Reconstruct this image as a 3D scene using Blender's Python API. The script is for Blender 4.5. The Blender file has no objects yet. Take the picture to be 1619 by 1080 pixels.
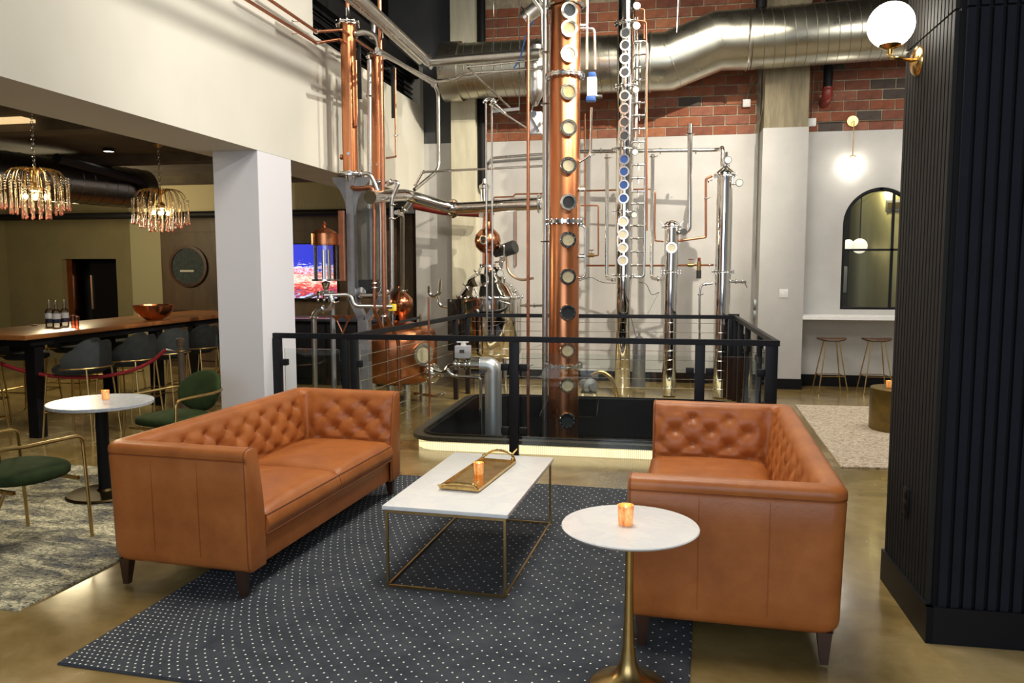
import bpy, bmesh, math, random
from mathutils import Vector, Matrix
random.seed(7)
PI = math.pi
R = math.radians
SC = bpy.context.scene
COL = SC.collection

# ------------------------------------------------------------------ camera
FPX, CAMH = 1255.0, 1.75
YAW, PITCH, ROLL = R(10.67), R(5.37), R(0.08)
_cy, _sy = math.cos(YAW), math.sin(YAW)
FWD = Vector((-_sy*math.cos(PITCH), _cy*math.cos(PITCH), -math.sin(PITCH)))
_r0 = Vector((_cy, _sy, 0)); _d0 = FWD.cross(_r0)
RGT = _r0*math.cos(ROLL) + _d0*math.sin(ROLL)
DWN = -_r0*math.sin(ROLL) + _d0*math.cos(ROLL)
ORG = Vector((0, 0, CAMH))
cam = bpy.data.cameras.new('camera'); camo = bpy.data.objects.new('camera', cam); COL.objects.link(camo)
cam.sensor_width = 36; cam.lens = 36*FPX/1619; cam.clip_start = .05; cam.clip_end = 200
M3 = Matrix((RGT, -DWN, -FWD)).transposed()
camo.matrix_world = Matrix.Translation(ORG) @ M3.to_4x4()
SC.camera = camo

# surveying helpers: a point of the photograph carried onto a plane of the room
def ray(x, y): return FWD*FPX + RGT*(x-809.5) + DWN*(y-540)
def fl(x, y, z=0.0): v = ray(x, y); return ORG + v*((z-CAMH)/v.z)
def aY(x, y, Y): v = ray(x, y); return ORG + v*(Y/v.y)
def aX(x, y, X): v = ray(x, y); return ORG + v*(X/v.x)

# ------------------------------------------------------------------ world, lights, exposure
w = bpy.data.worlds.new('world'); SC.world = w; w.use_nodes = True
w.node_tree.nodes['Background'].inputs[0].default_value = (.80, .88, 1.0, 1)
w.node_tree.nodes['Background'].inputs[1].default_value = .22
SC.view_settings.view_transform = 'Standard'; SC.view_settings.look = 'None'
SC.view_settings.gamma = 1; SC.view_settings.use_curve_mapping = False
SC.view_settings.exposure = 0.45

def area(name, loc, target, size, power, col=(1, .93, .82), sy=None, spread=180):
    l = bpy.data.lights.new(name, 'AREA'); l.energy = power; l.color = col
    l.shape = 'RECTANGLE'; l.size = size; l.size_y = sy or size; l.spread = R(spread)
    o = bpy.data.objects.new(name, l); COL.objects.link(o); o.location = loc
    o.rotation_euler = (Vector(target)-Vector(loc)).to_track_quat('-Z', 'Y').to_euler(); return o
def spot(name, loc, target, power, angle=60, blend=.5, col=(1, .9, .74), rad=.05):
    l = bpy.data.lights.new(name, 'SPOT'); l.energy = power; l.color = col
    l.spot_size = R(angle); l.spot_blend = blend; l.shadow_soft_size = rad
    o = bpy.data.objects.new(name, l); COL.objects.link(o); o.location = loc
    o.rotation_euler = (Vector(target)-Vector(loc)).to_track_quat('-Z', 'Y').to_euler(); return o
def point(name, loc, power, col=(1, .8, .55), rad=.05):
    l = bpy.data.lights.new(name, 'POINT'); l.energy = power; l.color = col; l.shadow_soft_size = rad
    o = bpy.data.objects.new(name, l); COL.objects.link(o); o.location = loc; return o

area('cool_fill', (-.5, -2.6, 2.6), (-1.2, 6, .9), 6.0, 125, (.80, .89, 1), 3.2)  # unseen cool fill added behind the camera for bluish highlights
area('ceiling_light_lounge', (-.6, 4.4, 5.9), (-.9, 4.4, 0), 1.8, 165, (1, .93, .82))
area('ceiling_light_still', (.3, 8.6, 5.9), (-.6, 9.6, 1.5), 1.6, 110, (1, .92, .78))
area('ceiling_light_window', (3.4, 9.0, 4.6), (3.0, 11.2, .5), 1.6, 60, (1, .95, .86))
spot('track_spot_wall', (2.4, 6.0, 5.6), (-3.7, 7.6, 3.6), 1080, 62, .7, (1, .95, .86), .04)
spot('track_spot_column', (2.6, 8.2, 5.6), (-3.4, 10.6, 2.6), 900, 50, .6, (1, .90, .70), .05)
spot('track_spot_copper', (1.2, 4.2, 5.6), (-1.1, 8.8, 2.4), 420, 40, .6, (1, .88, .68), .06)
spot('track_spot_back', (2.1, 7.2, 5.8), (-1.4, 12.2, 2.4), 1300, 60, .7, (1, .90, .74), .04)
point('bar_fill', (-8.6, 10.2, 2.5), 120, (1, .83, .50), .3)
area('bar_downlight', (-5.2, 5.3, 3.0), (-4.6, 5.0, 0), .5, 20, (1, .88, .66))

# ------------------------------------------------------------------ materials
MATS = {}
def nm(name):
    m = bpy.data.materials.new(name); m.use_nodes = True; MATS[name] = m
    return m, m.node_tree.nodes, m.node_tree.links, m.node_tree.nodes['Principled BSDF']
def noise_node(N, L, scale, detail=3, rough=.55, mapping=None, dist=0):
    t = N.new('ShaderNodeTexCoord'); n = N.new('ShaderNodeTexNoise')
    n.inputs['Scale'].default_value = scale; n.inputs['Detail'].default_value = detail
    n.inputs['Roughness'].default_value = rough; n.inputs['Distortion'].default_value = dist
    if mapping:
        mp = N.new('ShaderNodeMapping'); mp.inputs['Scale'].default_value = mapping
        L.new(t.outputs['Object'], mp.inputs[0]); L.new(mp.outputs[0], n.inputs[0])
    else: L.new(t.outputs['Object'], n.inputs[0])
    return n
def ramp(N, L, src, stops):
    r = N.new('ShaderNodeValToRGB'); e = r.color_ramp.elements
    while len(e) < len(stops): e.new(.5)
    for i, (p, c) in enumerate(stops):
        e[i].position = p; e[i].color = (*c, 1) if len(c) == 3 else c
    L.new(src, r.inputs[0]); return r
def mat(name, col, rough=.5, metal=0, var=None, nscale=8, bump=0, bscale=60, bmap=None, coat=0, spec=None, sheen=0, nmap=None, rvar=0):
    m, N, L, P = nm(name)
    P.inputs['Base Color'].default_value = (*col, 1); P.inputs['Roughness'].default_value = rough
    P.inputs['Metallic'].default_value = metal; P.inputs['Coat Weight'].default_value = coat
    if spec is not None: P.inputs['Specular IOR Level'].default_value = spec
    if sheen: P.inputs['Sheen Weight'].default_value = sheen
    if var is not None:
        n = noise_node(N, L, nscale, 4, .6, nmap)
        r = ramp(N, L, n.outputs[0], [(.3, col), (.7, var)]); L.new(r.outputs[0], P.inputs['Base Color'])
        if rvar:
            q = ramp(N, L, n.outputs[0], [(.3, (rough-rvar,)*3), (.7, (rough+rvar,)*3)]); L.new(q.outputs[0], P.inputs['Roughness'])
    if bump:
        n = noise_node(N, L, bscale, 3, .5, bmap); b = N.new('ShaderNodeBump')
        b.inputs['Strength'].default_value = bump; b.inputs['Distance'].default_value = .004
        L.new(n.outputs[0], b.inputs['Height']); L.new(b.outputs[0], P.inputs['Normal'])
    return m
def emit(name, col, s):
    m, N, L, P = nm(name); P.inputs['Base Color'].default_value = (*col, 1)
    P.inputs['Emission Color'].default_value = (*col, 1); P.inputs['Emission Strength'].default_value = s; return m
def glass(name, col=(1, 1, 1), rough=0.0, thin=.85):
    m = bpy.data.materials.new(name); m.use_nodes = True; N = m.node_tree.nodes; L = m.node_tree.links; N.clear()
    o = N.new('ShaderNodeOutputMaterial'); mx = N.new('ShaderNodeMixShader'); t = N.new('ShaderNodeBsdfTransparent')
    g = N.new('ShaderNodeBsdfGlossy'); g.inputs['Roughness'].default_value = rough; t.inputs[0].default_value = (*col, 1)
    f = N.new('ShaderNodeFresnel'); f.inputs[0].default_value = 1.45
    mm = N.new('ShaderNodeMath'); mm.operation = 'MULTIPLY_ADD'; mm.inputs[1].default_value = 1.0; mm.inputs[2].default_value = 1-thin-.1
    L.new(f.outputs[0], mm.inputs[0]); L.new(mm.outputs[0], mx.inputs[0])
    L.new(t.outputs[0], mx.inputs[1]); L.new(g.outputs[0], mx.inputs[2]); L.new(mx.outputs[0], o.inputs[0])
    MATS[name] = m; return m

plaster = mat('plaster', (.56, .545, .48), .85, var=(.52, .505, .44), nscale=1.2, bump=.05, bscale=25)
plaster_b = mat('plaster_lower', (.51, .50, .485), .8, var=(.44, .435, .42), nscale=2.2, bump=.08, bscale=20)
plaster_c = mat('plaster_column', (.60, .60, .64), .85, bump=.12, bscale=180)
darkgrey = mat('dark_grey_paint', (.075, .078, .08), .8, var=(.055, .057, .06), nscale=2)
olive = mat('olive_paint', (.26, .22, .115), .85, var=(.22, .19, .10), nscale=2)
concrete_dk = mat('dark_concrete', (.10, .075, .045), .9, var=(.045, .033, .02), nscale=3, bump=.3, bscale=12)
blk = mat('black_steel', (.006, .0065, .009), .45, spec=.25, bump=.03, bscale=80)
blkpaint = mat('black_paint', (.005, .005, .006), .6, spec=.2)
pitmat = mat('pit_wall', (.006, .0065, .008), .7, var=(.010, .010, .011), nscale=5, spec=.15)
steel = mat('stainless_steel', (.74, .73, .70), .16, 1, var=(.66, .65, .62), nscale=4, rvar=.04)
steel_b = mat('brushed_steel', (.62, .61, .58), .30, 1, var=(.50, .49, .46), nscale=5, nmap=(1, 1, .2), rvar=.05)
chrome = mat('polished_steel', (.82, .81, .78), .07, 1, bump=.02, bscale=4)
galv_seam = mat('galvanised_seam', (.26, .255, .21), .45, 1)
galv = mat('galvanised_steel', (.52, .51, .43), .30, 1, var=(.43, .42, .35), nscale=4, bump=.10, bscale=3, rvar=.05)
grey_steel = mat('grey_structural_steel', (.34, .35, .37), .42, .7, var=(.26, .26, .27), nscale=6)
copper = mat('copper', (.65, .27, .13), .30, 1, var=(.57, .21, .09), nscale=2.5, nmap=(2, 2, .6), rvar=.04)
copper_d = mat('dark_copper', (.60, .24, .12), .24, 1, var=(.42, .15, .07), nscale=5, rvar=.05)
copper_p = mat('copper_pipe', (.58, .25, .14), .34, 1, var=(.45, .18, .10), nscale=12)
brass = mat('brushed_brass', (.52, .37, .15), .30, 1, var=(.42, .29, .11), nscale=14)
gold = mat('antique_gold', (.80, .55, .22), .24, 1, var=(.48, .30, .09), nscale=30)
bronze = mat('bronze', (.26, .19, .07), .40, 1, var=(.14, .10, .04), nscale=5)
darkwood = mat('dark_walnut', (.035, .015, .009), .35, var=(.06, .026, .014), nscale=20, nmap=(1, 1, .15))
stoolwood = mat('stool_walnut', (.09, .04, .02), .35, var=(.05, .022, .012), nscale=20, nmap=(.2, 1, 1))
barwood = mat('bar_top_wood', (.34, .13, .035), .28, var=(.19, .07, .02), nscale=9, nmap=(3, .25, 3))
panelwood = mat('panel_wood', (.085, .050, .024), .55, var=(.045, .026, .013), nscale=7, nmap=(1, 1, .25))
velvet_g = mat('green_velvet', (.012, .022, .006), .85, var=(.028, .046, .012), nscale=7, spec=.2)
velvet_d = mat('charcoal_velvet', (.032, .037, .039), .9, var=(.050, .056, .057), nscale=10, spec=.2)
rope = mat('red_rope', (.28, .008, .018), .6, bump=.4, bscale=120)
redpaint = mat('red_paint', (.17, .018, .012), .45)
white = mat('white_plastic', (.75, .75, .73), .4)
yellow = mat('yellow_plastic', (.85, .62, .06), .4)
blueplastic = mat('blue_plastic', (.03, .10, .35), .4)
rubber = mat('black_rubber', (.02, .02, .02), .5)
chalk = mat('raw_concrete', (.30, .25, .16), .9, var=(.17, .15, .10), nscale=6, nmap=(3, 3, .4), bump=.3, bscale=20)
greybox = mat('grey_enamel', (.42, .42, .46), .45)
G_pane = glass('rail_glass', (.93, .96, .95), 0, .90)
G_win = glass('window_glass', (.86, .88, .78), 0, .80)
G_clear = glass('clear_glass', (.93, .93, .93), .02, .82)
G_amber = glass('amber_glass', (1, .62, .45), .05, .80)
glow_warm = emit('lamp_globe', (1, .93, .80), 9)
glow_bulb = emit('bulb_glow', (1, .78, .46), 9)
glow_down = emit('downlight_glow', (1, .92, .78), 6)
sight_lit = mat('sight_glass_lit', (.40, .35, .22), .2, var=(.50, .45, .33), nscale=40)
sight_dark = mat('sight_glass_dark', (.03, .035, .04), .22, spec=.3)
sight_blue = mat('sight_glass_blue', (.02, .05, .16), .22, spec=.3)
sight_amber = mat('sight_glass_amber', (.36, .24, .10), .2, var=(.48, .38, .20), nscale=40)
dialm = mat('gauge_dial', (.42, .42, .40), .4)

# marble
m, N, L, P = nm('white_marble'); n = noise_node(N, L, 3, 8, .65, dist=1.6)
r = ramp(N, L, n.outputs[0], [(.40, (.90, .90, .88)), (.50, (.84, .845, .85)), (.535, (.90, .90, .88)), (1, (.92, .92, .90))])
L.new(r.outputs[0], P.inputs['Base Color']); P.inputs['Roughness'].default_value = .22; marble = m
m, N, L, P = nm('grey_marble'); n = noise_node(N, L, 9, 8, .7, dist=1.2)
r = ramp(N, L, n.outputs[0], [(.35, (.60, .62, .66)), (.52, (.40, .43, .48)), (.65, (.66, .68, .70))])
L.new(r.outputs[0], P.inputs['Base Color']); P.inputs['Roughness'].default_value = .28; marble_g = m

# leather
def leather_mat(name):
    m, N, L, P = nm(name)
    n = noise_node(N, L, 4.0, 5, .6); n2 = noise_node(N, L, 90, 3, .6)
    r = ramp(N, L, n.outputs[0], [(.25, (.32, .092, .020)), (.55, (.43, .135, .031)), (.8, (.53, .185, .048))])
    L.new(r.outputs[0], P.inputs['Base Color']); P.inputs['Roughness'].default_value = .40
    P.inputs['Specular IOR Level'].default_value = .45
    n3 = noise_node(N, L, 9, 4, .65, dist=.8)
    b = N.new('ShaderNodeBump'); b.inputs['Strength'].default_value = .25; b.inputs['Distance'].default_value = .01
    b2 = N.new('ShaderNodeBump'); b2.inputs['Strength'].default_value = .10; b2.inputs['Distance'].default_value = .003
    L.new(n3.outputs[0], b.inputs['Height']); L.new(n2.outputs[0], b2.inputs['Height'])
    L.new(b.outputs[0], b2.inputs['Normal']); L.new(b2.outputs[0], P.inputs['Normal']); return m
leather = leather_mat('cognac_leather')
leather_p = mat('leather_piping', (.25, .07, .018), .45)

# floor
m, N, L, P = nm('stained_concrete'); n = noise_node(N, L, .9, 7, .62, dist=.6); n2 = noise_node(N, L, 5, 6, .65)
r = ramp(N, L, n.outputs[0], [(.28, (.13, .085, .026)), (.46, (.27, .185, .065)), (.60, (.38, .28, .12)), (.78, (.50, .39, .21))])
mx = N.new('ShaderNodeMix'); mx.data_type = 'RGBA'; mx.blend_type = 'MULTIPLY'; mx.inputs[0].default_value = .55
r2 = ramp(N, L, n2.outputs[0], [(.3, (.62, .60, .55)), (.65, (1, 1, 1))])
L.new(r.outputs[0], mx.inputs[6]); L.new(r2.outputs[0], mx.inputs[7]); L.new(mx.outputs[2], P.inputs['Base Color'])
q = ramp(N, L, n2.outputs[0], [(.3, (.13,)*3), (.75, (.30,)*3)]); L.new(q.outputs[0], P.inputs['Roughness'])
P.inputs['Coat Weight'].default_value = .3; P.inputs['Coat Roughness'].default_value = .12
floor_m = m

# dotted rug: pale stitched dots woven in rows on slate wool, tighter towards one corner
m, N, L, P = nm('dotted_rug')
tc = N.new('ShaderNodeTexCoord'); sp = N.new('ShaderNodeSeparateXYZ'); L.new(tc.outputs['Object'], sp.inputs[0])
def mth(op, a, b=None, c=None, N=N, L=L):
    k = N.new('ShaderNodeMath'); k.operation = op
    for i, v in enumerate((a, b, c)):
        if v is None: continue
        if isinstance(v, (int, float)): k.inputs[i].default_value = v
        else: L.new(v, k.inputs[i])
    return k.outputs[0]
ux, uy = sp.outputs[0], sp.outputs[1]
# corner weight 0..1 (near left corner at x=0,y=0)
dx = mth('POWER', 2.718, mth('MULTIPLY', ux, -2.4)); dy = mth('POWER', 2.718, mth('MULTIPLY', uy, -1.5))
nn = noise_node(N, L, 6, 2); jit = mth('MULTIPLY', mth('SUBTRACT', nn.outputs[0], .5), .35)
U = mth('ADD', mth('SUBTRACT', mth('MULTIPLY', ux, 14), mth('MULTIPLY', dx, 11)), jit)
V = mth('SUBTRACT', mth('MULTIPLY', uy, 19), mth('MULTIPLY', dy, 11))
fu = mth('SUBTRACT', mth('FRACT', mth('ADD', U, mth('MULTIPLY', mth('FLOOR', V), .5))), .5); fv = mth('SUBTRACT', mth('FRACT', V), .5)
su = mth('ADD', mth('MULTIPLY', dx, 26.4), 14); sv = mth('ADD', mth('MULTIPLY', dy, 16.5), 19)
du = mth('DIVIDE', fu, su); dv = mth('DIVIDE', fv, sv)
dist = mth('SQRT', mth('ADD', mth('MULTIPLY', du, du), mth('MULTIPLY', dv, dv)))
dot = mth('LESS_THAN', dist, .0046)
wn = N.new('ShaderNodeTexWhiteNoise'); cb = N.new('ShaderNodeCombineXYZ')
L.new(mth('FLOOR', mth('ADD', U, mth('MULTIPLY', mth('FLOOR', V), .5))), cb.inputs[0]); L.new(mth('FLOOR', V), cb.inputs[1]); L.new(cb.outputs[0], wn.inputs[0])
dot = mth('MULTIPLY', dot, mth('GREATER_THAN', wn.outputs[0], .06))
n = noise_node(N, L, 5, 5, .7); n2 = noise_node(N, L, 160, 2, .6, (1, 3, 1))
base = ramp(N, L, n.outputs[0], [(.3, (.045, .052, .064)), (.7, (.085, .092, .104))])
fz = ramp(N, L, n2.outputs[0], [(.3, (.55,)*3), (.7, (1.3,)*3)])
mx = N.new('ShaderNodeMix'); mx.data_type = 'RGBA'; mx.blend_type = 'MULTIPLY'; mx.inputs[0].default_value = 1
L.new(base.outputs[0], mx.inputs[6]); L.new(fz.outputs[0], mx.inputs[7])
m2 = N.new('ShaderNodeMix'); m2.data_type = 'RGBA'; L.new(dot, m2.inputs[0]); L.new(mx.outputs[2], m2.inputs[6]); m2.inputs[7].default_value = (.88, .88, .80, 1)
L.new(m2.outputs[2], P.inputs['Base Color']); P.inputs['Roughness'].default_value = .95; P.inputs['Specular IOR Level'].default_value = .1
rug_m = m
# distressed rug
m, N, L, P = nm('distressed_rug'); n = noise_node(N, L, 2.2, 8, .75, (1, 2.2, 1), .5); n2 = noise_node(N, L, 48, 6, .85, (.9, 1.5, 1), .3)
a = ramp(N, L, n.outputs[0], [(.38, (.10, .105, .12)), (.47, (.30, .28, .20)), (.58, (.78, .72, .48))])
b = ramp(N, L, n2.outputs[0], [(.42, (.13, .15, .20)), (.50, (.8, .8, .8)), (.62, (1.3, 1.3, 1.25))])
mx = N.new('ShaderNodeMix'); mx.data_type = 'RGBA'; mx.blend_type = 'MULTIPLY'; mx.inputs[0].default_value = 1
L.new(a.outputs[0], mx.inputs[6]); L.new(b.outputs[0], mx.inputs[7]); L.new(mx.outputs[2], P.inputs['Base Color'])
P.inputs['Roughness'].default_value = .95; rug2_m = m
# beige woven rug
m, N, L, P = nm('beige_woven_rug'); n = noise_node(N, L, 34, 4, .8, (1, 2, 1))
a = ramp(N, L, n.outputs[0], [(.38, (.20, .11, .055)), (.47, (.50, .40, .29)), (.60, (.74, .67, .55))]); L.new(a.outputs[0], P.inputs['Base Color'])
b = N.new('ShaderNodeBump'); b.inputs['Strength'].default_value = .8; b.inputs['Distance'].default_value = .01
L.new(n.outputs[0], b.inputs['Height']); L.new(b.outputs[0], P.inputs['Normal']); P.inputs['Roughness'].default_value = .95; rug3_m = m
# votive candle glass, lit by its own flame
m, N, L, P = nm('votive_glass'); n = noise_node(N, L, 40, 4, .7, (1, 1, .4))
a = ramp(N, L, n.outputs[0], [(.35, (.62, .16, .04)), (.55, (.95, .42, .12)), (.7, (1, .66, .32))]); L.new(a.outputs[0], P.inputs['Base Color'])
L.new(a.outputs[0], P.inputs['Emission Color']); P.inputs['Emission Strength'].default_value = .35; P.inputs['Roughness'].default_value = .2; votive_m = m
# television picture
m, N, L, P = nm('television_picture'); tc = N.new('ShaderNodeTexCoord'); sp = N.new('ShaderNodeSeparateXYZ'); L.new(tc.outputs['Generated'], sp.inputs[0])
n = noise_node(N, L, 7, 4, .6, (.8, 1, 3.0), 1.4)
ad = N.new('ShaderNodeMath'); ad.operation = 'MULTIPLY_ADD'; ad.inputs[1].default_value = .75; L.new(n.outputs[0], ad.inputs[0]); L.new(sp.outputs[2], ad.inputs[2])
a = ramp(N, L, ad.outputs[0], [(.34, (.45, .6, 1)), (.46, (.22, .01, .05)), (.60, (.75, .10, .07)), (.72, (1, .72, .60)), (.84, (.60, .03, .05)), (.92, (.75, .75, 1)), (.98, (.02, .03, .45))])
while len(a.color_ramp.elements) > 7: break
P.inputs['Base Color'].default_value = (0, 0, 0, 1); L.new(a.outputs[0], P.inputs['Emission Color']); P.inputs['Emission Strength'].default_value = 1.2; tv_m = m
# ribbed light strip
m, N, L, P = nm('ribbed_light_strip'); tc = N.new('ShaderNodeTexCoord'); wv = N.new('ShaderNodeTexWave')
wv.wave_type = 'BANDS'; wv.bands_direction = 'X'; wv.inputs['Scale'].default_value = 17; L.new(tc.outputs['Object'], wv.inputs[0])
a = ramp(N, L, wv.outputs[0], [(.1, (.62, .48, .20)), (.6, (1, .88, .55))]); L.new(a.outputs[0], P.inputs['Emission Color']); L.new(a.outputs[0], P.inputs['Base Color'])
P.inputs['Emission Strength'].default_value = .95; strip_m = m
# bricks
brickm = []
for i, c in enumerate([(.33, .115, .055), (.27, .085, .042), (.40, .155, .075), (.22, .075, .045), (.31, .12, .075), (.085, .065, .055)]):
    c2 = tuple(v*.62 for v in c); brickm.append(mat('brick_%s' % 'abcdef'[i], c, .85, var=c2, nscale=9, bump=.5, bscale=40))
mortar = mat('mortar', (.44, .38, .27), .9, var=(.22, .18, .12), nscale=12, bump=.5, bscale=30)
tankm = mat('tank_steel', (.62, .56, .30), .38, .75, var=(.50, .45, .24), nscale=3, nmap=(2, 2, .2))

# ------------------------------------------------------------------ mesh helpers
class MB:
    def __init__(s): s.bm = bmesh.new()
    def box(s, a, b, rz=0, piv=None, bev=0):
        g = bmesh.ops.create_cube(s.bm, size=1); vs = g['verts']
        c = Vector([(a[i]+b[i])/2 for i in range(3)]); d = [abs(b[i]-a[i]) for i in range(3)]
        for v in vs: v.co = Vector((v.co.x*d[0], v.co.y*d[1], v.co.z*d[2])) + c
        if rz:
            pv = Vector(piv) if piv else c
            bmesh.ops.rotate(s.bm, verts=vs, cent=pv, matrix=Matrix.Rotation(rz, 3, 'Z'))
        if bev:
            es = list({e for v in vs for e in v.link_edges})
            bmesh.ops.bevel(s.bm, geom=es, offset=bev, segments=2, affect='EDGES', profile=.6)
        return s
    def bar(s, p, q, w, h=None, up=(0, 0, 1), bev=0):
        p, q = Vector(p), Vector(q); h = h or w; d = (q-p); ln = d.length; d.normalize()
        u = Vector(up)
        if abs(u.dot(d)) > .98: u = Vector((0, 1, 0))
        x = d.cross(u).normalized(); z = x.cross(d).normalized()
        vs = bmesh.ops.create_cube(s.bm, size=1)['verts']
        for v in vs: v.co = p + d*(v.co.y+.5)*ln + x*v.co.x*w + z*v.co.z*h
        if bev:
            es = list({e for v in vs for e in v.link_edges}); bmesh.ops.bevel(s.bm, geom=es, offset=bev, segments=2, affect='EDGES')
        return s
    def tube(s, pts, r, seg=10, cap=True, closed=False):
        pts = [Vector(p) for p in pts]; n = len(pts); rings = []
        rs = r if isinstance(r, (list, tuple)) else [r]*n
        up = None
        for i in range(n):
            if closed: t = (pts[(i+1) % n]-pts[i-1]).normalized()
            elif i == 0: t = (pts[1]-pts[0]).normalized()
            elif i == n-1: t = (pts[-1]-pts[-2]).normalized()
            else: t = ((pts[i+1]-pts[i]).normalized()+(pts[i]-pts[i-1]).normalized()).normalized()
            if up is None:
                a = Vector((0, 0, 1)) if abs(t.z) < .9 else Vector((1, 0, 0)); up = (a - t*a.dot(t)).normalized()
            else:
                up = up - t*up.dot(t)
                up = up.normalized() if up.length > 1e-6 else Vector((1, 0, 0))
            sd = t.cross(up)
            k = 1.0
            if 0 < i < n-1 and not closed:
                c = (pts[i+1]-pts[i]).normalized().dot((pts[i]-pts[i-1]).normalized()); k = 1/max(.5, math.sqrt(max(0, (1+c)/2)))
            rings.append([s.bm.verts.new(pts[i] + (up*math.cos(2*PI*j/seg) + sd*math.sin(2*PI*j/seg))*rs[i]*k) for j in range(seg)])
        m_ = n if closed else n-1
        for i in range(m_):
            a, b = rings[i], rings[(i+1) % n]
            for j in range(seg): s.bm.faces.new((a[j], a[(j+1) % seg], b[(j+1) % seg], b[j]))
        if cap and not closed:
            s.bm.faces.new(rings[0][::-1]); s.bm.faces.new(rings[-1])
        return s
    def pipe(s, pts, r, bend=None, seg=10):
        return s.tube(fillet(pts, bend if bend is not None else r*3), r, seg)
    def lathe(s, prof, c=(0, 0, 0), seg=24, axis=None, cap=False):
        c = Vector(c); ax = Vector(axis).normalized() if axis else Vector((0, 0, 1))
        q = Vector((0, 0, 1)).rotation_difference(ax)
        rings = []
        for (r_, z_) in prof:
            if r_ < 1e-5: rings.append([s.bm.verts.new(c + q @ Vector((0, 0, z_)))])
            else: rings.append([s.bm.verts.new(c + q @ Vector((r_*math.cos(2*PI*j/seg), r_*math.sin(2*PI*j/seg), z_))) for j in range(seg)])
        for a, b in zip(rings, rings[1:]):
            for j in range(seg):
                k = (j+1) % seg
                if len(a) == 1 and len(b) == 1: continue
                if len(a) == 1: s.bm.faces.new((a[0], b[j], b[k]))
                elif len(b) == 1: s.bm.faces.new((a[j], a[k], b[0]))
                else: s.bm.faces.new((a[j], a[k], b[k], b[j]))
        if cap:
            if len(rings[0]) > 1: s.bm.faces.new(rings[0][::-1])
            if len(rings[-1]) > 1: s.bm.faces.new(rings[-1])
        return s
    def disc(s, c, axis, r, h, seg=20, r2=None):
        return s.lathe([(r, 0), (r2 if r2 is not None else r, h)], c, seg, axis, True)
    def ball(s, c, r, seg=16, sc=(1, 1, 1)):
        vs = bmesh.ops.create_uvsphere(s.bm, u_segments=seg, v_segments=max(6, seg//2), radius=r)['verts']
        for v in vs: v.co = Vector((v.co.x*sc[0], v.co.y*sc[1], v.co.z*sc[2])) + Vector(c)
        return s
    def torus(s, c, axis, Rr, r, seg=24, s2=8):
        c = Vector(c); q = Vector((0, 0, 1)).rotation_difference(Vector(axis).normalized())
        return s.tube([c + q @ Vector((Rr*math.cos(2*PI*i/seg), Rr*math.sin(2*PI*i/seg), 0)) for i in range(seg)], r, s2, closed=True)
    def prism(s, poly, z0, z1):
        a = [s.bm.verts.new((x, y, z0)) for x, y in poly]; b = [s.bm.verts.new((x, y, z1)) for x, y in poly]; n = len(poly)
        s.bm.faces.new(a[::-1]); s.bm.faces.new(b)
        for i in range(n): s.bm.faces.new((a[i], a[(i+1) % n], b[(i+1) % n], b[i]))
        return s
    def build(s, name, m, parent=None, smooth=35, loc=None):
        bmesh.ops.recalc_face_normals(s.bm, faces=s.bm.faces)
        me = bpy.data.meshes.new(name); s.bm.to_mesh(me); s.bm.free()
        if m: me.materials.append(m)
        if smooth:
            me.polygons.foreach_set('use_smooth', [True]*len(me.polygons))
            try: me.set_sharp_from_angle(angle=R(smooth))
            except Exception: pass
        o = bpy.data.objects.new(name, me); COL.objects.link(o)
        if parent is not None: o.parent = parent
        if loc: o.location = loc
        return o
def fillet(pts, rad, n=5):
    pts = [Vector(p) for p in pts]
    if len(pts) < 3 or rad <= 0: return pts
    out = [pts[0]]
    for a, b, c in zip(pts, pts[1:], pts[2:]):
        u, v = (a-b), (c-b); r_ = min(rad, u.length*.48, v.length*.48); u.normalize(); v.normalize()
        p0, p1 = b+u*r_, b+v*r_
        for i in range(n+1):
            t = i/n; out.append(p0*(1-t)**2 + b*2*t*(1-t) + p1*t*t)
    out.append(pts[-1]); return out
def tag(o, label, cat, group=None, kind=None):
    o['label'] = label; o['category'] = cat
    if group: o['group'] = group
    if kind: o['kind'] = kind
    return o
def thing(name, label, cat, loc=(0, 0, 0), rz=0, group=None):
    o = bpy.data.objects.new(name, None); COL.objects.link(o); o.empty_display_size = .1
    o.location = loc; o.rotation_euler = (0, 0, rz); return tag(o, label, cat, group)
def struct(o, label=None):
    o['kind'] = 'structure'
    if label: o['label'] = label
    return o
def dup(o, parent=None, loc=None, rz=None, label=None):
    c = o.copy(); COL.objects.link(c)
    if parent is not None: c.parent = parent
    if loc is not None: c.location = loc
    if rz is not None: c.rotation_euler = (0, 0, rz)
    if label: c['label'] = label
    for k in list(o.children): dup(k, c)
    return c

# ================================================================== THE SETTING
XL, YB = -3.70, 12.2           # left wall plane, back wall plane
PX0, PX1, PY0, PY1 = -2.40, .90, 7.17, 9.85    # outer edge of the curb round the pit
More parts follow.
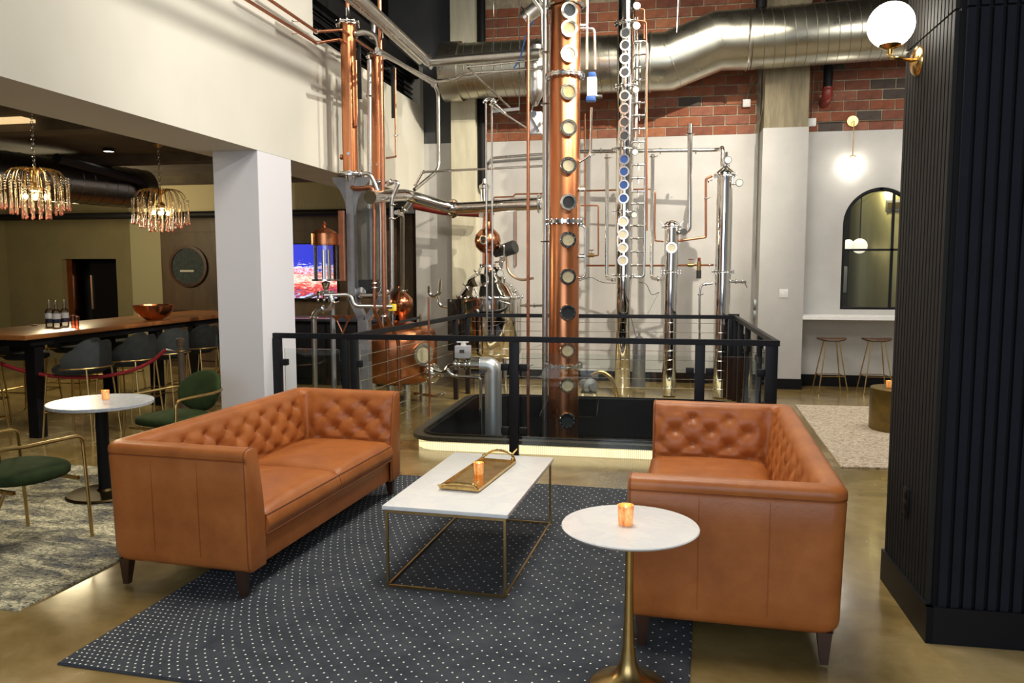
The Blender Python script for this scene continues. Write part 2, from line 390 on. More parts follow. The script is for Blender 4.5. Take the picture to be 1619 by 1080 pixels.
# floor with the pit cut out (front left corner rounded)
def pit_poly(inset):
    x0, x1, y0, y1 = PX0+inset, PX1-inset, PY0+inset, PY1-inset; r_ = .32-inset*.8; out = []
    for cx, cy, a0 in ((x0+r_, y0+r_, PI), (x1-r_, y0+r_, 1.5*PI), (x1-r_, y1-r_, 0), (x0+r_, y1-r_, .5*PI)):
        for i in range(9): a = a0+i*PI/16; out.append((cx+r_*math.cos(a), cy+r_*math.sin(a)))
    return out
b = MB(); bm = b.bm
X0, X1, Y0, Y1 = -12.5, 6.5, -3.2, 16.0
for (a0, a1, c0, c1) in ((X0, PX0+.12, Y0, Y1), (PX1-.12, X1, Y0, Y1), (PX0+.12, PX1-.12, Y0, PY0+.12), (PX0+.12, PX1-.12, PY1-.12, Y1)):
    b.box((a0, c0, -.25), (a1, c1, 0))
floor = struct(b.build('floor', floor_m, smooth=0), 'polished stained concrete floor')
# curb around the pit
def ring_prism(inner, outer, z0, z1, bmx):
    n = len(inner); vs = [[bmx.verts.new((p[0], p[1], z)) for p in poly] for poly, z in ((outer, z0), (outer, z1), (inner, z1), (inner, z0))]
    for k in range(4):
        a, c = vs[k], vs[(k+1) % 4]
        for i in range(n): bmx.faces.new((a[i], a[(i+1) % n], c[(i+1) % n], c[i]))
curb = thing('pit_curb', 'raised dark curb with glowing ribbed band around the floor opening', 'curb', (0, 0, 0))
b = MB(); ring_prism(pit_poly(.13), pit_poly(.0), .095, .135, b.bm); b.build('coping', mat('speckled_stone', (.035, .036, .034), .35, var=(.10, .10, .085), nscale=60), curb, 40)
b = MB(); ring_prism(pit_poly(.13), pit_poly(.05), .0, .095, b.bm); b.build('light_strip', strip_m, curb, 40)
b = MB(); ring_prism(pit_poly(.125), pit_poly(.10), .132, .15, b.bm); b.build('steel_edge', blk, curb, 40)
b = MB(); ring_prism(pit_poly(.14), pit_poly(.16), -.62, .132, b.bm); struct(b.build('trim_1', pitmat, smooth=0), 'black wall lining the pit')
b = MB().box((PX0, PY0, -.66), (PX1, PY1, -.60)); struct(b.build('trim_2', mat('pit_floor', (.10, .12, .17), .35, var=(.06, .07, .10), nscale=3), smooth=0), 'blue-grey floor of the pit')
b = MB().box((-1.5, PY1-.42, -.6), (PX1-.15, PY1-.15, -.52)); struct(b.build('trim_3', blkpaint, smooth=0), 'low black step inside the pit')

# left wall with the beam over the bar opening
ZB = 2.83
b = MB(); bm = b.bm
zo0, zo1, zt = 4.22, 4.62, 4.82
yo0, yo1 = aX(495, 55, XL).y, aX(664, 165, XL).y
# wall strips, 0.66 thick at the bottom beam then thinner above
b.box((XL-.66, -1.5, ZB), (XL, YB, zo0-.25)); b.box((XL-.25, -1.5, zo0-.25), (XL, YB, zo0))
b.box((XL-.25, yo1, zo0), (XL, YB, zt)); b.box((XL-.25, -1.5, zo0), (XL, yo0, 6.3)); 
struct(b.build('wall_left', plaster, smooth=0), 'cream wall and beam above the bar opening')
struct(MB().box((XL-.25, yo0, zo1), (XL-.01, yo1, zt)).build('trim_14', blkpaint, smooth=0), 'black steel beam over the high opening')
# column under the beam
b = MB().box((aY(343, 440, 6.92).x, 6.92, 0), (XL-.002, 7.60, ZB), bev=.004); struct(b.build('wall_column', plaster_c, smooth=0), 'pale square plastered column under the beam')
# dark steelwork in the wall opening
o = thing('steel_grille', 'dark steel louvre set in the high opening of the cream wall', 'louvre', (XL-.12, yo0, zo0))
b = MB().bar((0, 0, .40), (0, yo1-yo0, .40), .06, .09); b.bar((0, 0, .03), (0, yo1-yo0, .03), .06, .05); b.build('frame', blk, o, 0)
for k in range(4):
    MB().bar((-.03, .02, .12+k*.075), (-.03, yo1-yo0-.02, .12+k*.075), .10, .012, up=(.5, 0, 1)).build('slat', blkpaint, o, 0)
b = MB().box((XL-.6, yo0-.5, zo0-.3), (XL-.55, YB, 6.3)); struct(b.build('wall_bulkhead', blkpaint, smooth=0))
# back wall: dark upper-left corner, cream pilaster, plaster below brick
zbr = 3.67
b = MB().box((-5.3, YB, 0), (6.4, YB+.25, zbr)); 
b.bm.free()
b = MB()
wx0, wx1, wz0, wz1, wr = 2.545, 3.55, 1.13, 2.87, .52          # arched window
for (a, c) in (((XL-.15, YB, 0), (wx0, YB+.25, zbr)), ((wx1, YB, 0), (6.4, YB+.25, zbr)), ((wx0, YB, 0), (wx1, YB+.25, wz0)), ((wx0, YB, wz1), (wx1, YB+.25, zbr))): b.box(a, c)
wall_back = struct(b.build('wall_back', plaster_b, smooth=0), 'white plastered back wall under exposed brick')
# spandrels of the arch
def arch_pts(x0, x1, z0, z1, r_, n=14):
    out = [(x0, z0)]
    for i in range(n+1): a = PI - i*PI/2/n; out.append((x0+r_+r_*math.cos(a), z1-r_+r_*math.sin(a)))
    for i in range(n+1): a = PI/2 - i*PI/2/n; out.append((x1-r_+r_*math.cos(a), z1-r_+r_*math.sin(a)))
    out.append((x1, z0)); return out
b = MB()
for sgn in (0, 1):
    pts = [(wx0-.01, wz1+.01)]
    for i in range(15): a = PI - i*PI/28; pts.append((wx0+wr+wr*math.cos(a), wz1-wr+wr*math.sin(a)))
    pts = [pts[0], (wx0-.01, wz1-wr)] + pts[1:] + [(wx0+wr, wz1+.01)]
    if sgn: pts = [(wx0+wx1-x, z) for x, z in pts][::-1]
    f0 = [b.bm.verts.new((x, YB+.001, z)) for x, z in pts]; f1 = [b.bm.verts.new((x, YB+.24, z)) for x, z in pts]; n_ = len(pts)
    b.bm.faces.new(f0); b.bm.faces.new(f1[::-1])
    for i in range(n_): b.bm.faces.new((f0[i], f0[(i+1) % n_], f1[(i+1) % n_], f1[i]))
b.build('spandrel', plaster_b, wall_back, 0)
win = thing('window_1', 'black-framed arched window above the marble counter', 'window', (0, YB+.04, 0)); win['kind'] = 'structure'
del win['category']
ap = arch_pts(wx0+.02, wx1-.02, wz0+.02, wz1-.02, wr-.02)
b = MB()
pp = [Vector((x, 0, z)) for x, z in ap]
b.tube(pp, .030, 6, closed=True); b.build('window_frame', blk, win, 40)
xm = wx0 + .78*(wx1-wx0)*.68
xm = aY(1411, 400, YB).x
b = MB().bar((xm, 0, wz0), (xm, 0, wz1), .035, .03); b.bar((wx0, 0, aY(1370, 395, YB).z), (wx1, 0, aY(1370, 395, YB).z), .03, .03, up=(0, 1, 0)); b.build('glazing_bar', blk, win, 0)
b = MB(); vs = [b.bm.verts.new((x, .02, z)) for x, z in ap]; b.bm.faces.new(vs); b.build('pane', G_win, win, 0)
# brick band
b = MB(); b.box((-2.9, YB+.02, zbr), (1.36, YB+.25, 6.3)); b.box((1.94, YB+.02, zbr), (6.4, YB+.25, 6.3))
wall_brick = struct(b.build('wall_brick', mortar, smooth=0), 'exposed red brick band above the plaster')
bh, bl, gap = .124, .322, .018
proto = []
for L_ in (bl, bl*.5-.007, .24):
    for k in range(2):
        q_ = MB().box((0, -.012, 0), (L_, .03, bh), bev=.005); me_o = q_.build('brick', None, None, 0)
        proto.append((L_, me_o.data)); bpy.data.objects.remove(me_o)
meshes = {}
def brick_at(x, z, L_, mi):
    key = (round(L_, 3), mi)
    if key not in meshes:
        q_ = MB().box((0, -.010, 0), (L_, .03, bh), bev=.004); t_ = q_.build('brick', brickm[mi], None, 0); meshes[key] = t_.data; bpy.data.objects.remove(t_)
    o_ = bpy.data.objects.new('brick', meshes[key]); COL.objects.link(o_); o_.parent = wall_brick
    o_.location = (x, YB+.015-random.uniform(0, .006), z); o_.rotation_euler = (0, R(random.uniform(-.25, .25)), 0); return o_
nb = 0
for row in range(14):
    z = zbr + .004 + row*(bh+gap)
    for (xa, xb) in ((-2.86, 1.30), (2.0, 3.95)):
        x = xa - (0 if row % 2 else .17)
        while x < xb:
            x0_, x1_ = max(x, xa), min(x+bl, xb)
            if x1_-x0_ > .06:
                mi = random.choice([0, 0, 1, 1, 2, 3, 4]) if random.random() > .03 else 5
                if x > 2.0: mi = random.choice([1, 3, 3, 4, 5])
                L_ = x1_-x0_
                if abs(L_-bl) > .01: L_ = round(L_/.03)*.03
                brick_at(x0_, z, max(L_, .06), mi); nb += 1
            x += bl+gap
b = MB().box((XL-2.2, YB+.02, 2.6), (-3.27, YB+.25, 6.3)); struct(b.build('wall_corner', darkgrey, smooth=0), 'dark grey wall in the corner behind the pipes')
b = MB().box((aY(713, 200, YB-.28).x, YB-.28, 0), (aY(751, 200, YB-.28).x, YB+.1, 6.3)); struct(b.build('trim_4', mat('pilaster_plaster', (.62, .59, .46), .85, var=(.45, .42, .31), nscale=3, nmap=(2, 2, .4)), smooth=0), 'cream streaked pilaster beside the black pipe')
# raw concrete pilaster, white below
b = MB().box((1.36, 11.8, 0), (1.97, YB+.1, 3.68)); struct(b.build('trim_5', plaster_b, smooth=0), 'white lower part of the square pilaster')
b = MB().box((1.37, 11.81, 3.68), (1.96, YB+.1, 6.3)); struct(b.build('trim_6', chalk, smooth=0), 'raw concrete upper part of the square pilaster')
b = MB().box((1.345, 11.78, 0), (1.985, 11.80, .15)); b.box((1.97, 11.8, 0), (1.985, YB, .15)); b.box((1.345, 11.8, 0), (1.36, YB, .15)); b.box((-2.88, YB-.02, 0), (1.36, YB, .15)); b.box((1.97, YB-.02, 0), (6.4, YB, .17))
struct(b.build('baseboard_back', blkpaint, smooth=0), 'black baseboard along the back wall')
# ceilings, right wall, bar shell
b = MB().box((X0, Y0+.2, 6.3), (X1, Y1, 6.5)); struct(b.build('ceiling', mat('ceiling_dark', (.10, .10, .095), .9), smooth=0), 'dark high ceiling')
b = MB().box((5.6, Y0+.2, 0), (5.8, YB, 6.3)); struct(b.build('wall_right', plaster_b, smooth=0))
BC = 3.12
b = MB().box((-12.3, 1.3, BC), (XL-.66, 14.0, BC+.2)); struct(b.build('ceiling_bar', concrete_dk, smooth=0), 'dark concrete ceiling over the bar')
for k, yy in enumerate((4.4, 6.6, 8.8, 11.0)):
    struct(MB().box((-12.2, yy, BC-.10), (XL-.9, yy+.28, BC)).build('trim_%d' % (7+k), concrete_dk, smooth=0))
# door wall (doorway leads to a dark room)
dA, dB, dz = -11.12, -9.97, 1.91
YD = 13.2
b = MB().box((-12.5, YD, 0), (dA, YD+.2, BC)); b.box((dB, YD, 0), (-9.45, YD+.2, BC)); b.box((dA, YD, dz), (dB, YD+.2, BC))
b.box((-9.45, YD-.02, 0), (-8.66, YD+.2, BC)); struct(b.build('wall_bar_back', olive, smooth=0), 'olive painted wall behind the bar')
struct(MB().box((-9.42, YD-.32, 0), (-8.66, YD-.02, BC)).build('trim_11', mat('olive_light', (.36, .33, .20), .85), smooth=0), 'paler olive corner pier beside the wood wall')
dr = thing('door_1', 'dark door standing open in the olive wall', 'door', (dA, YD+.1, 0)); dr['kind'] = 'structure'; del dr['category']
MB().box((.28, .3, 0), (1.15, .36, dz-.02)).build('door_leaf', blkpaint, dr, 0)
MB().box((0, .02, 0), (.12, .30, dz)).build('jamb', copper_d, dr, 0)
MB().box((.30, .27, .95), (.34, .30, 1.60)).build('pull_handle', chrome, dr, 0)
b = MB().box((-12.5, 1.3, 0), (-12.3, YD, BC)); struct(b.build('wall_bar_left', olive, smooth=0))
b = MB().box((-12.3, 1.3, 0), (XL-.6, 1.5, BC)); struct(b.build('wall_bar_near', olive, smooth=0))
b = MB().box((-12.5, YD+1.6, 0), (-8.8, YD+1.7, BC+.1)).box((-12.5, YD+.2, BC), (-8.6, YD+1.7, BC+.1)).box((-8.8, YD+.2, 0), (-8.7, YD+1.7, BC)).box((-12.6, YD, 0), (-12.5, YD+1.7, BC)); struct(b.build('wall_beyond_door', darkgrey, smooth=0))
# wood panelled wall behind the bar
YW = 12.62
ww = struct(MB().box((-8.64, YW, 0), (XL-.18, YW+.18, BC)).build('wall_wood', panelwood, smooth=0), 'dark wood panelled wall of the bar')
for (xa, xb, za, zb) in ((-8.60, -7.45, .12, .95), (-8.60, -7.45, 1.0, 2.30), (-7.40, -6.35, 1.0, 2.30), (-7.40, -6.35, .12, .95), (-6.30, -5.2, .12, 1.05), (-5.15, -4.05, .12, 2.30), (-8.60, -6.35, 2.36, 2.85), (-6.30, -4.05, 2.36, 2.85)):
    b = MB().box((xa, YW-.02, za), (xb, YW, zb)); b.build('panel', panelwood, ww, 0)
for xx in (-4.62, -4.35, -4.08): MB().box((xx, YW-.05, 0), (xx+.06, YW-.02, 2.9)).build('batten', panelwood, ww, 0)
c = Vector((-8.09, YW-.03, 1.77))
rw = thing('round_window', 'round dark porthole in the wood wall left of the column', 'porthole', tuple(c))
MB().lathe([(.36, 0), (.36, .035), (.31, .035), (.31, 0)], (0, 0, 0), 40, (0, -1, 0)).build('frame', darkwood, rw)
MB().disc((0, 0, 0), (0, -1, 0), .32, .012, 40).build('pane', mat('porthole_glass', (.035, .045, .05), .12, var=(.06, .07, .07), nscale=20), rw)
MB().box((-.16, -.02, -.10), (.10, -.014, -.065)).build('bright_strip', mat('pale_strip', (.45, .44, .38), .4), rw, 0)
# long black pipe run across bar back
b = MB().pipe([(-12.2, 12.1, 2.62), (-4.0, 12.1, 2.62)], .055); tag(b.build('black_pipe', blkpaint), 'long black pipe running level below the bar ceiling', 'pipe')

# ------------------------------------------------------------------ slatted black column at right
cx0, cy0, cy1, cx1 = 1.245, 3.86, 4.62, 2.2
sc_ = struct(MB().box((cx0+.02, cy0+.02, .17), (cx1, cy1, 6.3)).build('wall_slatted', blkpaint, smooth=0), 'dark column clad in vertical slats')
slat_side = mat('slat_warm_lit', (.020, .019, .017), .7, spec=.3, var=(.016, .015, .014), nscale=6)  # brownish globe light on this face is put into the slat colour
slat_front = mat('slat_cool_lit', (.011, .013, .021), .75, spec=.25, var=(.008, .010, .016), nscale=6)  # same slats, with the bluish light on the front put into their colour
for z0, z1 in ((.17, 2.865), (2.875, 6.25)):
    n_ = 15; p_ = (cy1-cy0-.03)/n_; me = None
    for i in range(n_):
        y = cy0+.035+i*p_
        o = MB().box((cx0, 0, z0), (cx0+.022, p_-.014, z1)).build('slat', slat_side, sc_, 0) if me is None else bpy.data.objects.new('slat', me)
        if me is None: me = o.data
        else: COL.objects.link(o); o.parent = sc_
        o.location = (0, y, 0)
    me = None; p_ = .0525
    for i in range(17):
        x = cx0+.04+i*p_
        o = MB().box((0, cy0, z0), (p_-.018, cy0+.022, z1)).build('slat', slat_front, sc_, 0) if me is None else bpy.data.objects.new('slat', me)
        if me is None: me = o.data
        else: COL.objects.link(o); o.parent = sc_
        o.location = (x, 0, 0)
b = MB().box((cx0-.012, cy0-.012, 0), (cx1, cy0+.02, .175)); b.box((cx0-.012, cy0-.012, 0), (cx0+.02, cy1+.01, .175)); struct(b.build('baseboard_slatted', blk, smooth=0), 'deep black baseboard of the slatted column')
o = thing('wall_outlet', 'black outlet plate low on the slatted column', 'outlet', (cx0, 4.25, .56))
MB().box((-.010, -.04, -.07), (0, .04, .07), bev=.002).build('plate', blk, o)
for dz_ in (-.03, .03): MB().box((-.013, -.017, dz_-.018), (-.009, .017, dz_+.018), bev=.002).build('socket', blkpaint, o)
# globe sconce
gl = Vector((1.09, 4.32, 2.935)); ros = Vector((cx0, 4.40, 2.775))
sc1 = thing('wall_sconce', 'big glowing white globe sconce on a brass arm at the slatted column', 'wall lamp', tuple(ros))
MB().lathe([(0, .035), (.03, .033), (.06, .022), (.072, .01), (.075, 0)], (0, 0, 0), 28, (-1, 0, 0)).build('backplate', gold, sc1)
g0 = gl-ros
MB().pipe([(-.02, 0, 0), (g0.x*.75, g0.y, 0), (g0.x, g0.y, 0), (g0.x, g0.y, g0.z-.08)], .009, .035).build('arm', gold, sc1)
MB().lathe([(.012, -.140), (.016, -.118), (.046, -.106), (.056, -.092), (.0, -.092)], g0, 24).build('cup', gold, sc1)
MB().ball(g0, .110, 32).build('globe', glow_warm, sc1)

# ================================================================== SOFAS
def hsh(i, j): return (math.sin(i*127.1+j*311.7)*43758.5453) % 1.0
def tuft(u, v, du=.215, dv=.105, v0=.0):
    p = u/du; q = (v-v0)/(2*dv); a_ = p+q; b_ = p-q
    ca = math.sin(PI*(a_ % 1.0)); cb = math.sin(PI*(b_ % 1.0))
    puff = (max(ca, 0)*max(cb, 0))**.6
    m_ = min(ca, cb); crease = math.exp(-(m_/.11)**2)
    dent = 0
    for i in range(math.floor(a_)-1, math.floor(a_)+3):
        for j in range(math.floor(b_)-1, math.floor(b_)+3):
            pu, qv = button(i, j, du, dv, v0)
            d = math.hypot((u-pu), (v-qv)*1.1); k = .75+.45*hsh(i+5, j)
            if d < .16:
                an = math.atan2(v-qv, u-pu)
                dent += k*(.025*math.exp(-(d/.044)**2) + .006*math.exp(-(d/.018)**2) + .0032*math.exp(-(d/.070)**2)*math.sin(an*5+hsh(i, j)*6) + .0016*math.exp(-(d/.05)**2)*math.sin(an*11+hsh(j, i)*6))
    return .014 + .004*puff - .0045*crease - min(dent, .042)
def button(i, j, du, dv, v0): return (i+j)/2*du + (hsh(i, j)-.5)*.020, v0+(i-j)*dv + (hsh(j, i+3)-.5)*.014
def rrect(x0, y0, x1, y1, r0, seg_len, us, nseg=6):
    pass
def sofa(name, label, loc, rz, Lg, D, flip):
    """local frame: x from the back (0) to the seat front (D), y along the length 0..Lg"""
    t = thing(name, label, 'sofa', loc, rz)
    T, H, z0 = .175, .815, .148
    sx = -1 if flip else 1
    # U path along the INNER face: near arm front -> inner corner -> back -> inner corner -> far arm front
    ix0, iy0, iy1 = T+.02, T, Lg-T
    prof = []   # (outward offset d from inner face, z) from seat line up over the roll and down the outside
    ns = 30
    for i in range(ns+1):
        f = i/ns; z = .40 + f*(H-.060-.40); prof.append((.0 + .055*f**1.5, z, 'in', z))
    for i in range(1, 8):
        a = i/8*PI/2; prof.append((.055+.060*(1-math.cos(a)), H-.060+.060*math.sin(a), 'roll', 0))
    prof.append((.115, H, 'roll', 0)); prof.append((.135, H-.001, 'roll', 0))
    for i in range(1, 5):
        a = i/4*PI/2; prof.append((.135+.044*math.sin(a), H-.038*(1-math.cos(a))-.001, 'out', 0))
    prof.append((T+.004, H-.052, 'out', 0)); prof.append((T-.005, H-.066, 'out', 0)); prof.append((T+.002, H-.080, 'out', 0))
    for z in (.6, .45, .30, z0+.06): prof.append((T+.002-.012*(1-(z-z0)/(H-z0)), z, 'out', 0))
    prof.append((T-.016, z0+.03, 'out', 0)); prof.append((T-.03, z0+.008, 'out', 0)); prof.append((T-.06, z0, 'out', 0)); prof.append((0.0, z0, 'out', 0))
    # stations
    st = []
    xa = D
    nA = int((D-ix0)/.017); nB = int((iy1-iy0)/.017)
    for i in range(nA+1): st.append(('A', i/nA))
    for k in range(1, 5): st.append(('c1', k/5))
    for i in range(nB+1): st.append(('B', i/nB))
    for k in range(1, 5): st.append(('c2', k/5))
    for i in range(nA+1): st.append(('C', i/nA))
    def pos(s_, f, d):
        ro = min(.065, d*.5+.002)     # radius of the offset corner
        if s_ == 'A':
            x = xa + (ix0-d+ro-xa)*f if True else 0; return x, iy0-d, (0, 1), (xa-x)
        if s_ == 'c1':
            a = f*PI/2; cx_, cy_ = ix0-d+ro, iy0-d+ro; return cx_-ro*math.sin(a), cy_-ro*math.cos(a), (math.sin(a)*.7, math.cos(a)*.7), xa-ix0
        if s_ == 'B':
            y = (iy0-d+ro) + f*((iy1+d-ro)-(iy0-d+ro)); return ix0-d, y, (1, 0), (y-iy0)
        if s_ == 'c2':
            a = f*PI/2; cx_, cy_ = ix0-d+ro, iy1+d-ro; return cx_-ro*math.cos(a), cy_+ro*math.sin(a), (math.cos(a)*.7, -math.sin(a)*.7), 0
        x = (ix0-d+ro) + (xa-(ix0-d+ro))*f; return x, iy1+d, (0, -1), (x-ix0)
    b = MB(); rings = []
    LB = iy1-iy0; LA = xa-ix0
    duB = LB/round(LB/.215); duA = (LA-.02)/3.0
    for s_, f in st:
        ring = []
        for d, z, kind, zz in prof:
            x, y, nrm, u = pos(s_, f, d)
            h = 0
            if kind == 'in' or (kind == 'roll' and z < H-.02):
                if s_ in 'ABC':
                    uu = {'A': LA-u, 'B': u, 'C': u}[s_]; ln = LB if s_ == 'B' else LA; du = duB if s_ == 'B' else duA
                    fade = min(1, uu/.05, (ln-uu)/.04) if s_ == 'B' else min(1, uu/.05, (ln-uu)/.05)
                    fade = max(0, fade)
                    vf = min(1, (H-.03-z)/.07); vf = max(0, vf)
                    h = tuft(uu+(0 if s_ == 'B' else du*.5), z, du, .085, .455)*fade*vf*(1 if z > .46 else .5) - .005*(1-fade)
                else: h = -.005 if z < H-.05 else 0
            ring.append(b.bm.verts.new((sx*(x+nrm[0]*h), y+nrm[1]*h, z)))
        rings.append(ring)
    for a, c in zip(rings, rings[1:]):
        for j in range(len(prof)-1): b.bm.faces.new((a[j], a[j+1], c[j+1], c[j]))
    b.bm.faces.new(rings[0]); b.bm.faces.new(rings[-1][::-1])
    b.build('frame', leather, t, 70)
    # arm front facing panels slightly proud with rounded rim
    for yy, sg in ((iy0, -1), (iy1, 1)):
        b = MB(); oc = [(d, z) for d, z, k, _ in prof if z > z0+.004] + [(T-.06, z0+.003), (0.0, z0+.003)]
        cz = .5; cd = T/2
        lay = []
        for off, sh in ((0, 1.0), (.010, .97), (.014, .88)):
            lay.append([b.bm.verts.new((sx*(xa+off-.001), yy+sg*(cd+(d-cd)*(sh if sh == 1 else sh-.02)), cz+(z-cz)*(1-(1-sh)*.28))) for d, z in oc])
        for a, c in zip(lay, lay[1:]):
            for j in range(len(oc)): k = (j+1) % len(oc); b.bm.faces.new((a[j], a[k], c[k], c[j]))
        b.bm.faces.new(lay[-1]); b.build('arm_facing', leather, t, 60)
        b = MB(); b.tube([(sx*(xa+.002), yy+sg*d, z) for d, z in oc], .0035, 6); b.build('piping', leather_p, t)
    # outer top seam piping following the U
    pts = []
    for s_, f in st: x, y, _, _ = pos(s_, f, T+.001); pts.append((sx*x, y, H-.064))
    b = MB(); b.tube(pts, .0035, 6); b.build('piping', leather_p, t)
    # two vertical stitched seams on each outer arm
    for yy in (iy0-T, iy1+T):
        sgn = -1 if yy < iy0 else 1
        for fx in (.36, .68): MB().tube([(sx*fx*D, yy+sgn*.0022, H-.08), (sx*fx*D, yy+sgn*.0010, .45), (sx*fx*D, yy-sgn*.006, z0+.07)], .0016, 5).build('seam', leather, t)
    # apron and base
    b = MB().box((sx*(ix0-.02), iy0-.02, z0+.004), (sx*(D-.015), iy1+.02, .30), bev=.012); b.build('apron', leather, t)
    # two seat cushions
    cl = (iy1-iy0)/2
    for k in range(2):
        y0, y1 = iy0+k*cl+.004, iy0+(k+1)*cl-.004; x0, x1 = ix0+.0, D+.012; zb, zt = .296, .446
        b = MB(); nx, ny = 20, 26; G = {}
        def P_(i, j, side):
            fx, fy = i/nx, j/ny
            ex = min(fx, 1-fx)*(x1-x0); ey = min(fy, 1-fy)*(y1-y0)
            rr = .035
            def rnd(e): return 0 if e >= rr else rr-math.sqrt(max(0, rr*rr-(rr-e)**2))
            drop = rnd(ex)+rnd(ey)*1.0
            crown = .046*(math.sin(PI*min(1, max(0, fx)))**.5)*(math.sin(PI*fy)**.5)
            wr = .0025*math.sin(fx*23+fy*7)*math.sin(fy*31+fx*5)*min(1, ex/.08, ey/.08)
            z = zt-min(drop, .026)+crown+wr if side else zb+min(drop, .03)*.6
            return (sx*(x0+fx*(x1-x0)), y0+fy*(y1-y0), z)
        top = [[b.bm.verts.new(P_(i, j, 1)) for j in range(ny+1)] for i in range(nx+1)]
        bot = [[b.bm.verts.new(P_(i, j, 0)) for j in range(ny+1)] for i in range(nx+1)]
        for i in range(nx):
            for j in range(ny):
                b.bm.faces.new((top[i][j], top[i+1][j], top[i+1][j+1], top[i][j+1])); b.bm.faces.new((bot[i][j], bot[i][j+1], bot[i+1][j+1], bot[i+1][j]))
        edge = [(i, 0) for i in range(nx)]+[(nx, j) for j in range(ny)]+[(i, ny) for i in range(nx, 0, -1)]+[(0, j) for j in range(ny, 0, -1)]
        cxm, cym = (x0+x1)/2, (y0+y1)/2
        mids = []
        for (i, j) in edge:
            a, c = top[i][j].co, bot[i][j].co; o_ = Vector((a.x-sx*cxm, a.y-cym, 0)); bl_ = .016
            ox = bl_*(1 if i == nx else -1 if i == 0 else 0)*sx; oy = 0
            mids.append(b.bm.verts.new(((a.x+c.x)/2+ox, (a.y+c.y)/2+oy, (a.z+c.z)/2)))
        for n_, (i, j) in enumerate(edge):
            i2, j2 = edge[(n_+1) % len(edge)]; m0, m1 = mids[n_], mids[(n_+1) % len(edge)]
            b.bm.faces.new((top[i][j], top[i2][j2], m1, m0)); b.bm.faces.new((m0, m1, bot[i2][j2], bot[i][j]))
        e_t = [tuple(top[i][j].co + Vector((0, 0, .001))) for i, j in edge]; e_b = [tuple(bot[i][j].co) for i, j in edge]
        cu = b.build('seat_cushion', leather, t, 60)
        MB().tube(e_t, .0045, 6, closed=True).tube(e_b, .0045, 6, closed=True).build('piping', leather_p, cu)
    # tufting buttons on the back
    for i in range(-3, 24):
        for j in range(-10, 24):
            u, z = button(i, j, duB, .085, .455)
            if u < .07 or u > LB-.06 or z < .50 or z > H-.08: continue
            off = .055*max(0, (z-.40)/(H-.46))**1.5
            MB().ball((sx*(ix0-off+tuft(u, z, duB, .085, .455)+.002), iy0+u, z), .0085, 8, (.6, 1, 1)).build('button', leather_p, t)
    for k, (lx, ly) in enumerate(((.095, .055), (D-.06, .055), (.095, Lg-.055), (D-.06, Lg-.055))):
        b = MB(); ox = -.004 if lx < .2 else .004; oy = -.004 if ly < .2 else .004
        top_ = [(-.032, -.028), (.032, -.028), (.032, .028), (-.032, .028)]; bt_ = [(-.016, -.016), (.016, -.016), (.016, .016), (-.016, .016)]
        a = [b.bm.verts.new((sx*(lx+p[0]), ly+p[1], z0+.012)) for p in top_]; c = [b.bm.verts.new((sx*(lx+ox+p[0]), ly+oy+p[1], .012 if k != 99 else 0)) for p in bt_]
        b.bm.faces.new(a); b.bm.faces.new(c[::-1])
        for i in range(4): b.bm.faces.new((a[i], a[(i+1) % 4], c[(i+1) % 4], c[i]))
        b.build('leg', darkwood, t, 0)
    b = MB().box((sx*.05, .08, z0-.012), (sx*(D-.05), Lg-.08, z0+.012)); b.build('base_panel', darkwood, t, 0)
    return t
sofa('leather_sofa', 'long cognac tufted leather sofa on the left with its back to the bar', (-2.972, 3.735, 0), R(-3.8), 2.06, .875, False)
sofa('leather_sofa', 'cognac tufted leather sofa on the right beside the round white side table', (.815, 3.485, 0), R(-2.6), 2.15, .94, True)

# ================================================================== RUGS
def rug(name, label, pts, m, th=.012, group=None):
    o0 = Vector((pts[0][0], pts[0][1], 0)); ex = (Vector((*pts[1], 0))-o0); ang = math.atan2(ex.y, ex.x)
    loc = [(Matrix.Rotation(-ang, 3, 'Z') @ (Vector((*p, 0))-o0)) for p in pts]
    b = MB().prism([(p.x, p.y) for p in loc], .001, th)
    es = [e for e in b.bm.edges if all(v.co.z > th*.9 for v in e.verts)]; bmesh.ops.bevel(b.bm, geom=es, offset=.004, segments=2, affect='EDGES')
    o = b.build(name, m, None, 0); o.location = (o0.x, o0.y, 0); o.rotation_euler = (0, 0, ang); return tag(o, label, 'rug')
u = Vector((math.cos(R(-3.1)), math.sin(R(-3.1)))); v_ = Vector((-u.y, u.x))
def qd(p, a, l_): return [tuple(p), tuple(p+u*a), tuple(p+u*a+v_*l_), tuple(p+v_*l_)]
rug('dotted_rug', 'large slate blue rug with rows of pale dots under the coffee table', qd(Vector((-2.60, 2.93)), 2.72, 3.35), rug_m)
rug('distressed_rug', 'mottled grey and cream distressed rug behind the left sofa', [(-5.9, 3.52), (-3.20, 3.37), (-3.05, 5.95), (-5.75, 6.10)], rug2_m, .010)
rug('woven_rug', 'beige chunky woven rug in front of the bar stools at right', [(1.56, 7.2), (4.1, 7.38), (4.1, 10.5), (1.68, 10.4)], rug3_m, .014)

